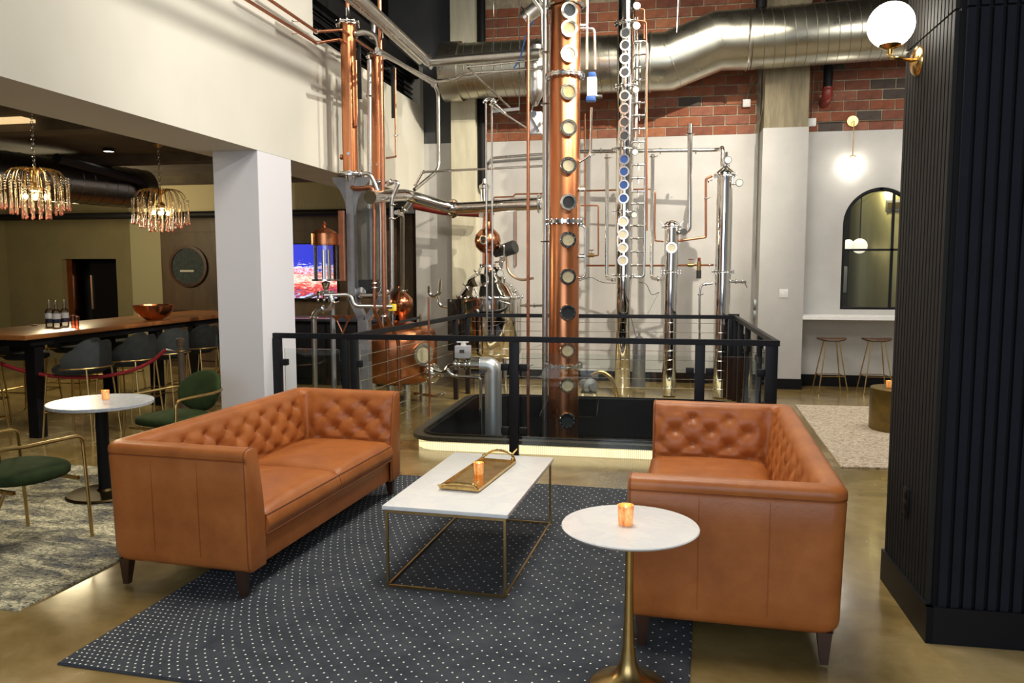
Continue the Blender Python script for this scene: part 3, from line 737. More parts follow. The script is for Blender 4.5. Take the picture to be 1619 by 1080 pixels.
# ================================================================== COFFEE TABLE
ct = thing('coffee_table', 'low rectangular coffee table with white marble top and thin brass frame', 'coffee table', (-1.445, 4.00, .012), R(-3.1))
cw, cl, chh = .66, 1.24, .452
b = MB()
for z in (.006, chh-.03):
    for (p, q_) in (((0, 0), (cw, 0)), ((cw, 0), (cw, cl)), ((cw, cl), (0, cl)), ((0, cl), (0, 0))): b.bar((*p, z), (*q_, z), .012, .012)
b.build('frame', brass, ct, 0)
for (x, y) in ((0, 0), (cw, 0), (cw, cl), (0, cl)): MB().bar((x, y, 0), (x, y, chh-.025), .013).build('leg', brass, ct, 0)
MB().box((.02, .02, chh-.024), (cw-.02, cl-.02, chh-.016)).build('support_panel', darkwood, ct, 0)
MB().box((-.02, -.02, chh-.018), (cw+.02, cl+.02, chh+.004), bev=.003).build('tabletop', marble, ct)
zt = chh+.004+.012
tr = thing('serving_tray', 'long antique gold tray with branch handles on the coffee table', 'tray', (-1.245, 4.34, zt), R(-7))
tl, tw = .70, .24
b = MB().box((0, 0, .008), (tw, tl, .014), bev=.002)
for p, q_ in (((0, 0), (tw, 0)), ((tw, 0), (tw, tl)), ((tw, tl), (0, tl)), ((0, tl), (0, 0))): b.bar((*p, .016), (*q_, .016), .008, .016)
b.build('tray_base', gold, tr, 0)
for yy, s_ in ((0, -1), (tl, 1)):
    hh = .058 if s_ > 0 else .030
    pts = [(.0, yy, .018), (.035, yy+s_*.012, .03+hh*.3), (.09, yy+s_*.02, .02+hh), (.16, yy+s_*.02, .02+hh*.98), (.215, yy+s_*.01, .03+hh*.5), (.235, yy, .018)]
    MB().tube(fillet(pts, .03), [.007+.003*abs(math.sin(i*1.3)) for i in range(len(fillet(pts, .03)))], 8).tube([(.215, yy+s_*.01, .03+hh*.5), (.245, yy+s_*.02, .05+hh*.8)], .005, 6).tube([(.05, yy+s_*.014, .03+hh*.45), (.0, yy+s_*.03, .025+hh*.2)], .0045, 6).ball((.222, yy, .028), .013, 10).build('branch_handle', gold, tr)
def candle(label, loc, s_=1.0):
    t = thing('votive_candle', label, 'candle', loc)
    MB().lathe([(0, 0), (.026*s_, 0), (.030*s_, .005), (.034*s_, .080*s_), (.031*s_, .080*s_), (.028*s_, .012), (0, .012)], (0, 0, 0), 24).build('glass_holder', votive_m, t)
    MB().disc((0, 0, .012), (0, 0, 1), .027*s_, .045*s_).build('wax', mat('candle_wax', (.85, .72, .5), .5) if 'candle_wax' not in MATS else MATS['candle_wax'], t)
    MB().lathe([(0, 0), (.004, .004), (.0045, .009), (0, .020)], (0, 0, .058*s_), 8).build('flame', emit('flame', (1, .65, .25), 20) if 'flame' not in MATS else MATS['flame'], t)
    return t
candle('amber glass votive on the gold tray', (-1.085, 4.65, zt+.0145), .95)

# round side table, right
st_ = thing('side_table', 'round white side table on a brass pedestal in front of the right sofa', 'side table', (-.112, 3.185, .012))
zs = .690
MB().lathe([(0, zs-.022), (.24, zs-.022), (.268, zs-.014), (.279, zs-.004), (.276, zs), (0, zs)], (0, 0, 0), 64).build('tabletop', marble, st_, 30)
MB().lathe([(0, 0), (.155, 0), (.160, .006), (.150, .016), (.10, .032), (.055, .062), (.034, .11), (.025, .18), (.020, .30), (.017, .45), (.017, .60), (.022, zs-.022), (0, zs-.022)], (0, 0, 0), 40).build('pedestal', brass, st_, 50)
candle('amber glass votive on the white pedestal side table', (-.13, 3.19, .012+zs+.001), 1.0)
# left cafe table
lt = thing('cafe_table', 'round grey marble cafe table behind the left sofa', 'table', (-4.19, 5.30, .010))
zs = .725
MB().lathe([(0, zs-.028), (.36, zs-.028), (.372, zs-.024), (.374, zs-.004), (.370, zs), (0, zs)], (0, 0, 0), 56).build('tabletop', marble_g, lt, 30)
MB().lathe([(.045, .02), (.045, zs-.028)], (0, 0, 0), 24).build('post', blkpaint, lt)
MB().lathe([(0, 0), (.27, 0), (.275, .01), (.265, .022), (.06, .034), (.048, .05), (.0, .05)], (0, 0, 0), 40).build('base', mat('dark_bronze', (.07, .05, .02), .45, 1), lt)
candle('amber votive on the grey marble cafe table', (-4.21, 5.38, .010+zs+.001), .88)

# ================================================================== GREEN ARMCHAIRS
def armchair(label, loc, rz):
    t = thing('velvet_armchair', label, 'armchair', loc, rz, None)
    wv, zA = .295, .675
    path = [(wv, .27, 0), (wv, .235, zA), (wv, -.16, zA+.005)]
    back = [(wv*math.cos(a), -.16-.26*math.sin(a), zA+.01) for a in [PI*i/12 for i in range(1, 12)]]
    p2 = [(-wv, -.16, zA+.005), (-wv, .235, zA), (-wv, .27, 0)]
    MB().tube(fillet([path[0], path[1], path[2]], .06)+[Vector(p) for p in back]+fillet(p2, .06), .0115, 10).build('tube_frame', brass, t)
    for s_ in (-1, 1): MB().tube([(s_*.22, -.24, .42), (s_*.235, -.47, 0)], .010, 8).build('leg', brass, t)
    MB().bar((-wv+.01, .20, .405), (wv-.01, .20, .405), .02).build('seat_rail', brass, t, 0); MB().bar((-.24, -.2, .405), (.24, -.2, .405), .02).build('seat_rail', brass, t, 0)
    b = MB(); vs = bmesh.ops.create_uvsphere(b.bm, u_segments=36, v_segments=18, radius=1)['verts']
    for v in vs:
        x, y, z = v.co; k = lambda a, e: math.copysign(abs(a)**e, a)
        v.co = (k(x, .7)*.275*(1-.12*(y < 0)*abs(y)), k(y, .7)*.265, .46 + k(z, .55)*.052 + .012*(1-x*x))
    b.build('seat', velvet_g, t, 60)
    b = MB(); vs = bmesh.ops.create_uvsphere(b.bm, u_segments=32, v_segments=20, radius=1)['verts']
    for v in vs:
        x, y, z = v.co; k = lambda a, e: math.copysign(abs(a)**e, a)
        X = x*.235; v.co = (X, -.345 + .05*k(y, .7) + X*X*1.2 - .06*(z), .66 + z*.175)
    b.build('backrest', velvet_g, t, 60)
    return t
armchair('green velvet armchair with brass arms at the left edge of the photo', (-3.955, 4.22, .010), R(-11))
armchair('green velvet armchair with round back behind the cafe table', (-4.04, 5.98, .010), R(166))

# ================================================================== RIGHT END: counter, stools, drum table, lamp
cn = struct(MB().box((1.97, YB-.40, 1.0), (5.5, YB, 1.055), bev=.004).build('trim_12', marble, smooth=0), 'white marble counter under the arched window')
def wood_stool(label, loc, rz):
    t = thing('bar_stool', label, 'bar stool', loc, rz, 'backless walnut stools at the counter')
    b = MB(); vs = bmesh.ops.create_uvsphere(b.bm, u_segments=28, v_segments=14, radius=1)['verts']
    for v in vs:
        x, y, z = v.co; v.co = (x*.20, y*.165, .735 + max(-.8, z)*.026 + .028*x*x*(1 if z > 0 else .55))
    b.build('seat', stoolwood, t, 60)
    for sx_ in (-1, 1):
        for sy_ in (-1, 1): MB().tube([(sx_*.085, sy_*.075, .72), (sx_*.195, sy_*.175, 0)], .0085, 8).build('leg', brass, t)
    zf = .24; k = .085+(.195-.085)*(.72-zf)/.72; ky = .075+.10*(.72-zf)/.72
    b = MB()
    for p, q_ in (((-k, -ky), (k, -ky)), ((k, -ky), (k, ky)), ((k, ky), (-k, ky)), ((-k, ky), (-k, -ky))): b.tube([(*p, zf), (*q_, zf)], .006, 6)
    b.build('footrest', brass, t); return t
ws = wood_stool('walnut backless bar stool nearest the white pilaster', (2.33, 11.62, 0), R(4))
s2 = wood_stool('walnut backless bar stool half hidden by the slatted column', (2.93, 11.66, 0), R(3))
dt = thing('drum_table', 'dark bronze drum table on the beige woven rug', 'drum table', (2.50, 9.0, .014))
MB().lathe([(0, 0), (.275, 0), (.28, .01), (.28, .44), (.275, .448), (0, .448)], (0, 0, 0), 48).build('drum', bronze, dt, 30)
candle('amber votive on the bronze drum table', (2.40, 9.0, .463), .9)
# pendant lamp hanging from the conduit, another beyond it
def junction(label, loc, s_=.055, d=.05):
    t = thing('junction_box', label, 'junction box', loc); MB().box((-s_, -d, -s_), (s_, 0, s_), bev=.006).build('box', white, t); MB().box((-s_*.85, -d-.004, -s_*.85), (s_*.85, -d, s_*.85), bev=.002).build('cover', white, t); return t
c = aY(1349, 191, YB-.06); g_ = aY(1349, 262, YB-.12)
lp = thing('wall_pendant', 'glowing globe lamp on a thin brass rod above the arched window', 'wall lamp', tuple(c))
MB().disc((0, .05, 0), (0, -1, 0), .075, .022, 24).build('canopy', brass, lp)
MB().tube([(0, .0, -.0), (0, -.05, -.02), (0, -.05, g_.z-c.z+.14)], .006, 8).build('rod', brass, lp)
MB().lathe([(.012, .02), (.05, .0), (.052, -.01), (0, -.01)], (0, -.05, g_.z-c.z+.13), 20).build('cup', gold, lp)
MB().ball((0, -.05, g_.z-c.z), .115, 24).build('globe', glow_warm, lp)
lp2 = dup(lp, None, (c.x+.98, c.y, c.z), 0, 'glowing globe lamp beyond the first, mostly behind the slatted column')
junction('white junction box on the brick left of the pilaster', tuple(aY(1180, 164, YB)))
junction('white junction box at the brick edge right of the pilaster', tuple(aY(1283, 194, YB)))
jb = aY(1283, 194, YB)
b = MB().tube([jb+Vector((0, -.02, .0)), (jb.x, YB-.02, 4.6)], .009, 8).tube([jb+Vector((0, -.02, 0)), (5.5, YB-.02, jb.z+.01)], .008, 8); tag(b.build('conduit', galv), 'thin metal conduit along the bottom of the brick at right', 'conduit')
ja = aY(1180, 164, YB)
b = MB().pipe([ja+Vector((0, -.02, .05)), ja+Vector((.03, -.02, .18)), ja+Vector((.13, -.02, .35)), ja+Vector((.13, -.02, .9))], .007, .05); tag(b.build('conduit', galv), 'curved metal conduit above the left junction box', 'conduit')
cc = aY(1207, 160, 11.95)
b = MB().pipe([(cc.x, 11.95, 5.2), (cc.x, 11.95, 4.0), (cc.x-.035, 12.05, 3.75), (cc.x-.035, 12.15, 3.6), (cc.x-.035, 12.15, 1.75)], .012, .06); tag(b.build('conduit', galv), 'long grey conduit running down the left side of the pilaster', 'conduit')
o = thing('outlet_boxes', 'pair of stacked metal outlet boxes at the foot of the conduit', 'outlet box', tuple(aY(1197, 490, 12.1)))
MB().box((-.055, -.05, .03), (.055, .08, .155), bev=.006).build('upper_box', galv, o); MB().box((-.055, -.05, -.13), (.055, .08, -.005), bev=.006).build('lower_box', galv, o)
o = thing('light_switch', 'white light switch plate on the pilaster', 'switch', tuple(aY(1239, 464, 11.8)))
MB().box((-.06, -.008, -.06), (.06, 0, .06), bev=.003).build('plate', white, o)
for s_ in (-.03, .03): MB().box((s_-.014, -.013, -.035), (s_+.014, -.008, .035), bev=.002).build('rocker', white, o)
# black drain pipe with red elbow
e0 = aY(1308, 152, 11.95)
t = thing('sprinkler_drop', 'black vertical pipe ending in a red elbow on the brick at right', 'pipe', tuple(e0))
MB().tube([(0, 0, .08), (0, 0, 1.6)], .062, 16).build('pipe', blkpaint, t)
MB().pipe([(0, 0, .12), (0, 0, -.02), (-.0, .24, -.05)], .072, .08, 16).build('elbow', redpaint, t)
for s_ in (-1, 1): MB().disc((s_*.085, -.02, .0), (s_, 0, 0), .018, .02, 8).build('bolt', steel, t)
MB().torus((0, 0, .09), (0, 0, 1), .072, .012).build('collar', redpaint, t)
# black riser pipe beside pilaster at left
xr = aY(762, 200, YB-.12).x
tag(MB().tube([(xr, YB-.12, 2.95), (xr, YB-.12, 6.2)], .062, 16).build('riser_pipe', blkpaint), 'thick black vertical riser pipe beside the cream pilaster', 'pipe')

# big galvanised duct with an offset
yd = 11.45; 
def dpt(x, y0, y1): a, c = aY(x, y0, yd), aY(x, y1, yd); return Vector((a.x, yd, (a.z+c.z)/2)), abs(a.z-c.z)/2
dk = thing('spiral_duct', 'huge galvanised spiral air duct crossing the brick wall', 'duct', (0, 0, 0))
pL, rL = dpt(1060, 56, 138); pR, rR = dpt(1175, 18, 108); rr = .385
zl, zr_ = pL.z, pR.z
A = Vector((-3.05, yd, zl)); B = Vector((pL.x-.02, yd, zl)); C_ = Vector((pR.x-.33, yd, zr_)); E_ = Vector((pR.x, yd, zr_))
def spiral(name, p, q_, r_, pitch=.13):
    d = (q_-p); n_ = int(d.length/pitch); o_ = MB().tube([p, q_], r_, 48).build(name, galv, dk, 50)
    b = MB()
    for i in range(1, n_): b.torus(p+d*(i/n_), d+Vector((0, 0, .06*d.length)), r_+.001, .0055, 48, 5)
    b.build('spiral_seam', galv_seam, o_)['kind'] = 'stuff'; return o_
spiral('straight_section', A, Vector((B.x-.25, yd, zl)), rr)
spiral('straight_section', E_+Vector((.1, 0, 0)), Vector((5.5, yd, zr_+.12)), rr*1.02)
MB().tube([Vector((B.x-.25, yd, zl)), B, C_, E_+Vector((.1, 0, 0))], [rr, rr, rr*1.0, rr*1.02], 48).build('offset_section', galv, dk, 40)
for p in (Vector((B.x-.25, yd, zl)), E_+Vector((.06, 0, 0))): MB().torus(p, (1, 0, 0), rr+.008, .016, 48, 6).build('joint_band', galv, dk)
for p in (B, C_): MB().torus(p, (1, 0, .5), rr+.004, .008, 48, 6).build('mitre_seam', galv, dk)
for xx in (-.02,): MB().tube([(B.x+.10, yd-.3, zl+.3), (B.x+.14, yd-.3, 6.2)], .008, 6).build('hanger', steel, dk)
MB().tube([(E_.x+.22, yd-.1, zr_+rr-.02), (E_.x+.22, yd-.1, 6.25)], .07, 12).build('hanger', blkpaint, dk)
# smaller collar at left end of the duct
MB().tube([(-3.15, yd, zl), (-2.88, yd, zl)], rr+.03, 40).build('end_collar', galv, dk)

# tank room seen through window
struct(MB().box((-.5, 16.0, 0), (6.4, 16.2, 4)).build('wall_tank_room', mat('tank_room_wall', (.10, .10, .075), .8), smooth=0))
tk = thing('storage_tank', 'tall steel storage tank seen through the arched window', 'tank', (3.85, 14.0, 0))
MB().lathe([(0, 0), (.78, .05), (.80, .10), (.80, 3.0), (.74, 3.12), (.3, 3.3), (0, 3.35)], (0, 0, 0), 64).build('shell', tankm, tk, 40)
MB().torus((0, 0, 2.92), (0, 0, 1), .80, .015, 64, 6).build('weld_ring', steel_b, tk)
pq = MB().box((-.14, -.012, -.09), (.14, .0, .09), bev=.004).build('name_plate', steel, tk); pq.location = (-.33, -.745, 2.68); pq.rotation_euler = (0, 0, R(-24))
pq2 = MB().box((-.11, -.018, -.05), (.11, -.012, .05)).build('name_plate_centre', bronze, tk, 0); pq2.location = pq.location; pq2.rotation_euler = pq.rotation_euler
b = MB().pipe([(2.72, 13.2, 0), (2.72, 13.2, 2.62), (2.5, 13.2, 2.75)], .035, .1); tag(b.build('tank_pipe', steel_b), 'upright pipe beside the tank behind the window', 'pipe')
o = thing('pump_cabinet', 'green grey cabinet stand beside the tank behind the window', 'cabinet', (2.66, 12.9, 0))
MB().box((-.12, 0, 1.35), (.12, .2, 1.75), bev=.01).build('box', greybox, o); MB().box((-.02, .06, 0), (.05, .14, 1.35)).build('post', greybox, o)
gz = aY(1353, 388, 12.75)
def glob(label, p, r_): t = thing('lamp_reflection_globe', label, 'reflection', tuple(p)); MB().ball((0, 0, 0), r_, 20).build('globe', emit('reflection_glow', (1, .93, .84), .8) if 'reflection_glow' not in MATS else MATS['reflection_glow'], t); MB().tube([(0, 0, r_*.9), (0, 0, 6.3-p.z)], .008, 6).build('cord', blkpaint, t)  # added globes imitate room lamps reflected in the window pane, cords added too
glob('white globe standing for a lamp reflection in the window, the larger one', aY(1359, 389, 13.0), .115)
glob('peach globe standing for a lamp reflection in the window, the smaller one at left', aY(1341, 387, 13.3), .085)
point('tank_room_light', (3.0, 13.0, 3.2), 28, (1, .92, .62), .1)

# ================================================================== RAILING
ZR = 1.115; yF, yBk = 7.13, 10.6
rl = thing('railing', 'black steel railing with glass and cables around the floor opening', 'railing', (0, 0, 0))
xr0 = aY(433, 530, yF).x; xr1 = aY(1228, 540, yF).x
xlf = aY(553, 533, yF).x
bL = fl(740, 501, ZR); bL = Vector((-2.62, yBk, ZR)); bR = Vector((xr1-.03, 10.75, ZR))
def rail(p, q_): MB().bar(p, q_, .05, .05, bev=.003).build('top_rail', blk, rl, 30)
rail((xr0-.025, yF, ZR-.025), (xr1+.025, yF, ZR-.025)); rail((xlf, yF+.025, ZR-.027), (bL.x, yBk, ZR-.027)); rail((bL.x, yBk, ZR-.025), (bR.x, bR.y, ZR-.025)); rail((xr1, yF+.025, ZR-.027), (bR.x, bR.y+.1, ZR-.027))
def post(x, y, w_=.055, d_=.07): MB().box((x-w_/2, y-d_/2, 0), (x+w_/2, y+d_/2, ZR-.05), bev=.003).build('post', blk, rl, 30)
xs_f = [aY(440, 600, yF).x, xlf+.0, aY(813, 620, yF).x, aY(1106, 600, yF).x, aY(1219, 590, yF).x]
post(xs_f[0], yF, .075); post(xs_f[1]-.045, yF, .06); post(xs_f[1]+.045, yF, .06); post(xs_f[2], yF, .085); post(xs_f[3], yF, .085); post(xs_f[4], yF, .10)
def clamp(x, y, z, dx_, dy_=0): MB().box((x-.035-abs(dx_)*0, y-.03, z-.03), (x+.035, y+.03, z+.03), bev=.004).build('glass_clamp', blk, rl)
for i, x in enumerate(xs_f):
    for z in ((.83, .24) if True else ()):
        offs = [1] if i == 0 else [-1] if i == 4 else [-1, 1]
        for s_ in offs: clamp(x + s_*(.085 if i else .07), yF, z, s_)
for i in range(4):
    xa_, xb_ = xs_f[i]+.075, xs_f[i+1]-.075
    if i == 0: xb_ -= .03
    if i == 1: xa_ += .03
    MB().box((xa_, yF-.006, .10), (xb_, yF+.006, .965)).build('glass_panel', G_pane, rl, 0)
# left run of cables, back run, right run
def lerp(p, q_, f): return Vector(p)*(1-f)+Vector(q_)*f
lA, lB = Vector((xlf, yF, 0)), Vector((bL.x, yBk, 0))
for f in (.86, 1.0): p = lerp(lA, lB, f); post(p.x, p.y)
for k in range(8):
    z = .13+k*.125
    MB().tube([(lA.x, lA.y, z), (lB.x, lB.y, z)], .003, 6).build('cable', steel, rl); MB().tube([(bL.x, yBk, z), (bR.x, bR.y, z)], .003, 6).build('cable', steel, rl)
for f in (.05, .52, .985): p = lerp((bL.x, yBk, 0), (bR.x, bR.y, 0), f); (post(p.x, p.y) if f > .5 else None) if f != .52 else None
rA, rB = Vector((xr1, yF, 0)), Vector((bR.x, bR.y, 0))
for f in (.30, .60, .80, .97): p = lerp(rA, rB, f); post(p.x, p.y, .06, .09)
for f0, f1 in ((.04, .28), (.32, .58), (.62, .78), (.82, .95)):
    p, q_ = lerp(rA, rB, f0), lerp(rA, rB, f1); MB().bar((p.x, p.y, .53), (q_.x, q_.y, .53), .012, .86).build('glass_panel', G_pane, rl, 0)
for f in (.27, .33, .57, .63):
    p = lerp(rA, rB, f); MB().box((p.x-.03, p.y-.04, .80), (p.x+.03, p.y+.04, .86)).build('glass_clamp', blk, rl, 0)
MB().box((bR.x-.10, bR.y+.08, ZR-.03), (bR.x+.06, bR.y+.13, ZR+.01)).build('wall_bracket', blk, rl, 0)

# ================================================================== STILL EQUIPMENT helpers
def flange(par, c, r_, axis=(0, 0, 1), h=.03, nb_=14, m=None, name='flange'):
    m = m or steel; c = Vector(c); ax = Vector(axis).normalized()
    b = MB().lathe([(r_*.55, -h/2), (r_, -h/2), (r_, -.003), (r_*.985, 0), (r_, .003), (r_, h/2), (r_*.55, h/2)], c, 28, ax)
    q_ = Vector((0, 0, 1)).rotation_difference(ax)
    for i in range(nb_):
        a = 2*PI*i/nb_; p = c + q_ @ Vector((r_*.93*math.cos(a), r_*.93*math.sin(a), -h/2-.012)); b.disc(p, ax, r_*.045+.003, h+.024, 6)
    return b.build(name, m, par, 40)
def sight(par, c, d, r_, m=None, depth=.05):
    """sight glass: ring + bolted rim, pane is a sub-part"""
    d = Vector(d).normalized(); c = Vector(c)
    b = MB().lathe([(r_*.62, 0), (r_*.72, depth*.4), (r_*.98, depth*.5), (r_, depth*.6), (r_, depth), (r_*.97, depth*1.1), (r_*.70, depth*1.1), (r_*.66, depth*.8)], c-d*.02, 28, d)
    q_ = Vector((0, 0, 1)).rotation_difference(d)
    for i in range(10):
        a = 2*PI*i/10; b.disc(c-d*.02 + q_ @ Vector((r_*.84*math.cos(a), r_*.84*math.sin(a), depth*1.08)), d, r_*.07, .006, 6)
    o = b.build('sight_glass', steel, par, 40)
    MB().disc(c-d*.02+d*depth*.78, d, r_*.69, .004, 24).build('pane', m or sight_lit, o)
    return o
def clampring(b, c, ax, r_): 
    b.lathe([(r_, -.010), (r_*1.55, -.008), (r_*1.7, 0), (r_*1.55, .008), (r_, .010)], c, 14, ax); 
    return b
def run(name, label, pts, r_, m, bend=None, clamps=(), cat='pipe', seg=12):
    """one pipe run; clamps = list of (point, axis)"""
    if not clamps: return tag(MB().pipe(pts, r_, bend, seg).build(name, m, None, 50), label, cat)
    t = thing(name, label, cat, tuple(pts[0])); o0 = Vector(pts[0])
    MB().pipe([Vector(p)-o0 for p in pts], r_, bend, seg).build('tube', m, t, 50)
    for c_, ax in clamps:
        b = MB(); clampring(b, Vector(c_)-o0, ax, r_); b.tube([Vector(c_)-o0+Vector((r_*1.5, 0, 0)), Vector(c_)-o0+Vector((r_*1.5+.03, -.01, .012))], .005, 6); b.build('clamp', steel, t)
    return t

# ---- tall copper column
Yc = 8.7; cc = aY(892, 430, Yc); rc = .163
col = thing('copper_column', 'tall thick copper still column with a row of sight glasses', 'still column', (cc.x, Yc, -.60))
MB().lathe([(0, 0), (rc, 0), (rc, 5.6), (rc*.6, 5.75), (0, 5.8)], (0, 0, 0), 48).build('shell', copper, col, 40)
def zc(py): return aY(892, py, Yc).z+.60
for py in (121, 351, 577): flange(col, (0, 0, zc(py)), rc+.05, h=.036, nb_=20)
MB().lathe([(rc+.02, 0), (rc+.05, .012), (rc+.0, .02)], (0, 0, zc(12)), 32).build('seam_ring', steel, col)
dS = Vector((.32, -.95, 0)).normalized()
panes = {26: sight_dark, 54: sight_amber, 93: sight_lit, 151: sight_amber, 207: sight_lit, 265: sight_lit, 322: sight_dark, 380: sight_lit, 437: sight_lit, 493: sight_dark, 551: sight_lit, 605: sight_lit, 660: sight_dark}
for py, pm in panes.items(): sight(col, dS*(rc+.004)+Vector((0, 0, zc(py))), dS, .090, pm, .06)
# small connections on column
for py in (42, 300, 405): MB().disc((rc-.01, 0, zc(py)), (1, 0, 0), .022, .07, 10).build('nozzle', steel, col)
# clamp pipe loop on its right
p0 = aY(925, 0, Yc); 
run('steam_line', 'thin steel line with valve beside the top of the copper column', [(p0.x+.02, Yc, 4.9), aY(928, 110, Yc)], .016, steel, clamps=[(aY(927, 45, Yc), (0, 0, 1))])
run('steam_line', 'thin looped steel line dropping to the white actuator valve', [aY(916, 45, Yc), aY(940, 45, Yc), aY(941, 110, Yc)], .014, steel, .05, clamps=[(aY(922, 45, Yc), (1, 0, 0))])
q0 = aY(936, 138, Yc)
av = thing('actuator_valve', 'small white and blue actuator valve on the steel line', 'valve', tuple(q0))
MB().box((-.05, -.05, -.10), (.05, .05, .10), bev=.01).build('body', white, av); MB().box((-.035, -.055, .10), (.04, .045, .15), bev=.01).build('cap', blueplastic, av); MB().box((-.06, -.055, -.15), (.04, .045, -.10), bev=.01).build('collar', blueplastic, av); MB().disc((.05, 0, -.1), (1, 0, 0), .02, .06, 10).build('knob', steel, av)
run('steam_line', 'steel line from the actuator valve back into the copper column', [aY(935, 170, Yc), aY(934, 245, Yc), aY(915, 257, Yc)], .014, steel, .06, clamps=[(aY(933, 246, Yc), (1, 0, 0))])
run('drain_loop', 'short steel loop pipe low on the right of the copper column', [aY(916, 356, Yc), aY(925, 358, Yc), aY(925, 438, Yc), aY(914, 440, Yc)], .012, steel, .04)

# vertical lines left of the copper column (each stands on the pit floor)
def vert(name, label, px, py_top, Y, r_, m, zb=-.60, clamps=()):
    a = aY(px, 430, Y); zt_ = aY(px, py_top, Y).z
    return run(name, label, [(a.x, Y, zb), (a.x, Y, zt_)], r_, m, 0, [((a.x, Y, aY(px, c_, Y).z), (0, 0, 1)) for c_ in clamps])
vert('steel_riser', 'thick steel riser pipe just left of the copper column', 862, -8, 8.85, .034, steel_b, clamps=(382, 84, 165))
vert('steel_riser', 'thin steel line squeezed between riser and copper column', 869, 40, 8.80, .010, steel)
vert('copper_riser', 'slim copper riser pipe left of the steel riser', 835, 25, 8.6, .018, copper_p, clamps=(578,))
for px, l_ in ((769.5, 'left one of two thin polished steel lines in front of the steel vessel'), (778.5, 'right one of two thin polished steel lines in front of the steel vessel')):
    vert('steel_line', l_, px, 158, 9.2, .0115, steel, zb=-.6 if False else .95, clamps=(160,))
tp = aY(773, 156, 9.2)
run('line_header', 'clamped steel header joining the two thin lines', [aY(764, 163, 9.2), aY(770, 155, 9.2), aY(778, 155, 9.2), aY(784, 163, 9.2)], .018, steel, .04, clamps=[(aY(767, 160, 9.2), (1, 0, .5)), (aY(781, 160, 9.2), (1, 0, -.5))])
for i, (a, c_) in enumerate((((781, 162, 9.2), (800, 180, 9.2)), ((775, 165, 9.3), (838, 205, 10.6)), ((741, 108, 9.0), (806, 170, 9.6)))):
    run('brace_line', ['short slanting steel line by the header', 'long slanting steel line running back to the brick', 'slanting steel brace under the level pipes'][i], [aY(*a), aY(*c_)], .012, steel)
tag(MB().bar(aY(779, 176, 9.3), aY(821, 172, 9.3), .03, .03).build('bracket_bar', steel_b, None, 0), 'short level bracket bar hanging before the brick', 'bracket')
# hanger rods
for px, lab in ((780, 'left thin threaded hanger rod above the level pipe'), (821, 'right thin threaded hanger rod above the level pipe')):
    a = aY(px, 20, 9.3); tag(MB().tube([(a.x, 9.3, aY(px, 175, 9.3).z), (a.x, 9.3, 6.25)], .005, 6).build('hanger_rod', steel), lab, 'rod')
# upper level pipes
run('steel_header', 'thick polished steel pipe crossing high to the condenser elbow', [aX(560, -10, -2.82), aX(677, 98, -2.82), aY(855, 84, 9.1)], .056, steel_b, .06, seg=20, clamps=[(aX(677, 98, -2.82)+Vector((.03, -.01, 0)), (1, 0, 0))])
run('steel_header', 'second thin steel pipe slanting beside the thick one, top left', [aX(540, -10, -2.95), aX(600, 40, -2.95), aX(664, 98, -2.95)], .030, steel_b, .05)
p = [aX(596, 78, -2.85), aX(640, 95, -2.85), aX(686, 133, -2.85)]
run('condenser_line', 'paired steel line bending down at the dark corner', [p[0], p[2], aX(693, 145, -2.85), Vector((aX(693, 145, -2.85).x, aX(693, 145, -2.85).y, aY(693, 268, aX(693, 145, -2.85).y).z)), aY(655, 300, 9.6)], .024, steel_b, .12, clamps=[(p[2], (0, 1, 0))])
run('condenser_line', 'steel line running level from the corner toward the copper column', [aX(600, 84, -2.78), aX(686, 128, -2.78), aY(712, 126, 9.35), aY(868, 104, 9.2)], .020, steel_b, .05, clamps=[(aY(792, 116, 9.3), (1, 0, 0))])
run('condenser_line', 'upper level steel line ending in a wired sensor', [aY(738, 106, 9.2), aY(790, 101, 9.1), aY(852, 94, 9.0)], .014, steel, .04, clamps=[(aY(740, 106, 9.2), (1, 0, 0))])
run('condenser_line', 'lowest level steel line under the two above', [aY(715, 128, 9.3), aY(738, 116, 9.2), aY(866, 108, 9.0)], .014, steel, .04)
# condensers at top centre
cn_ = thing('condenser_vessel', 'small bright steel vessel with dished ends under the slanting tube', 'vessel', tuple(aY(846, 118, 9.3)))
MB().lathe([(0, -.36), (.03, -.35), (.06, -.29), (.105, -.22), (.11, -.17), (.11, .26), (.09, .32), (0, .34)], (0, 0, 0), 28).build('shell', steel_b, cn_, 50)
MB().lathe([(.115, -.01), (.118, 0), (.115, .01)], (0, 0, .24), 24).build('band', steel, cn_)
run('slanting_tube', 'thick slanting steel tube behind the top of the copper column', [aY(828, 30, 9.6), aY(880, -12, 9.6)], .085, steel_b, seg=24, clamps=[(aY(834, 25, 9.6), (.8, 0, .6))])
run('twin_tube', 'bright steel tube kinking down to the condenser vessel', [aY(838, -8, 9.1), aY(857, 18, 9.1), aY(858, 80, 9.1)], .022, steel, .05, clamps=[(aY(858, 78, 9.1), (0, 0, 1))])
run('twin_tube', 'second bright steel tube kinking beside the first', [aY(848, -8, 9.0), aY(864, 14, 9.0), aY(864, 76, 9.0)], .020, steel, .05)
run('blue_cable', 'dark blue cable looping below the slanting tube', [aY(845, 32, 9.05), aY(836, 44, 9.05), aY(830, 60, 9.05), aY(822, 95, 9.05), aY(812, 108, 9.05)], .009, blueplastic, .06, cat='cable')
run('black_cable', 'black cable drooping beside the slim copper riser', [aY(850, 60, 9.05), aY(838, 72, 9.05), aY(830, 100, 9.05), aY(832, 140, 9.05), aY(836, 150, 9.05)], .007, rubber, .06, cat='cable')
sb = thing('sensor_box', 'grey sensor box on the brick behind the steel riser', 'box', tuple(aY(848, 195, 9.6)))
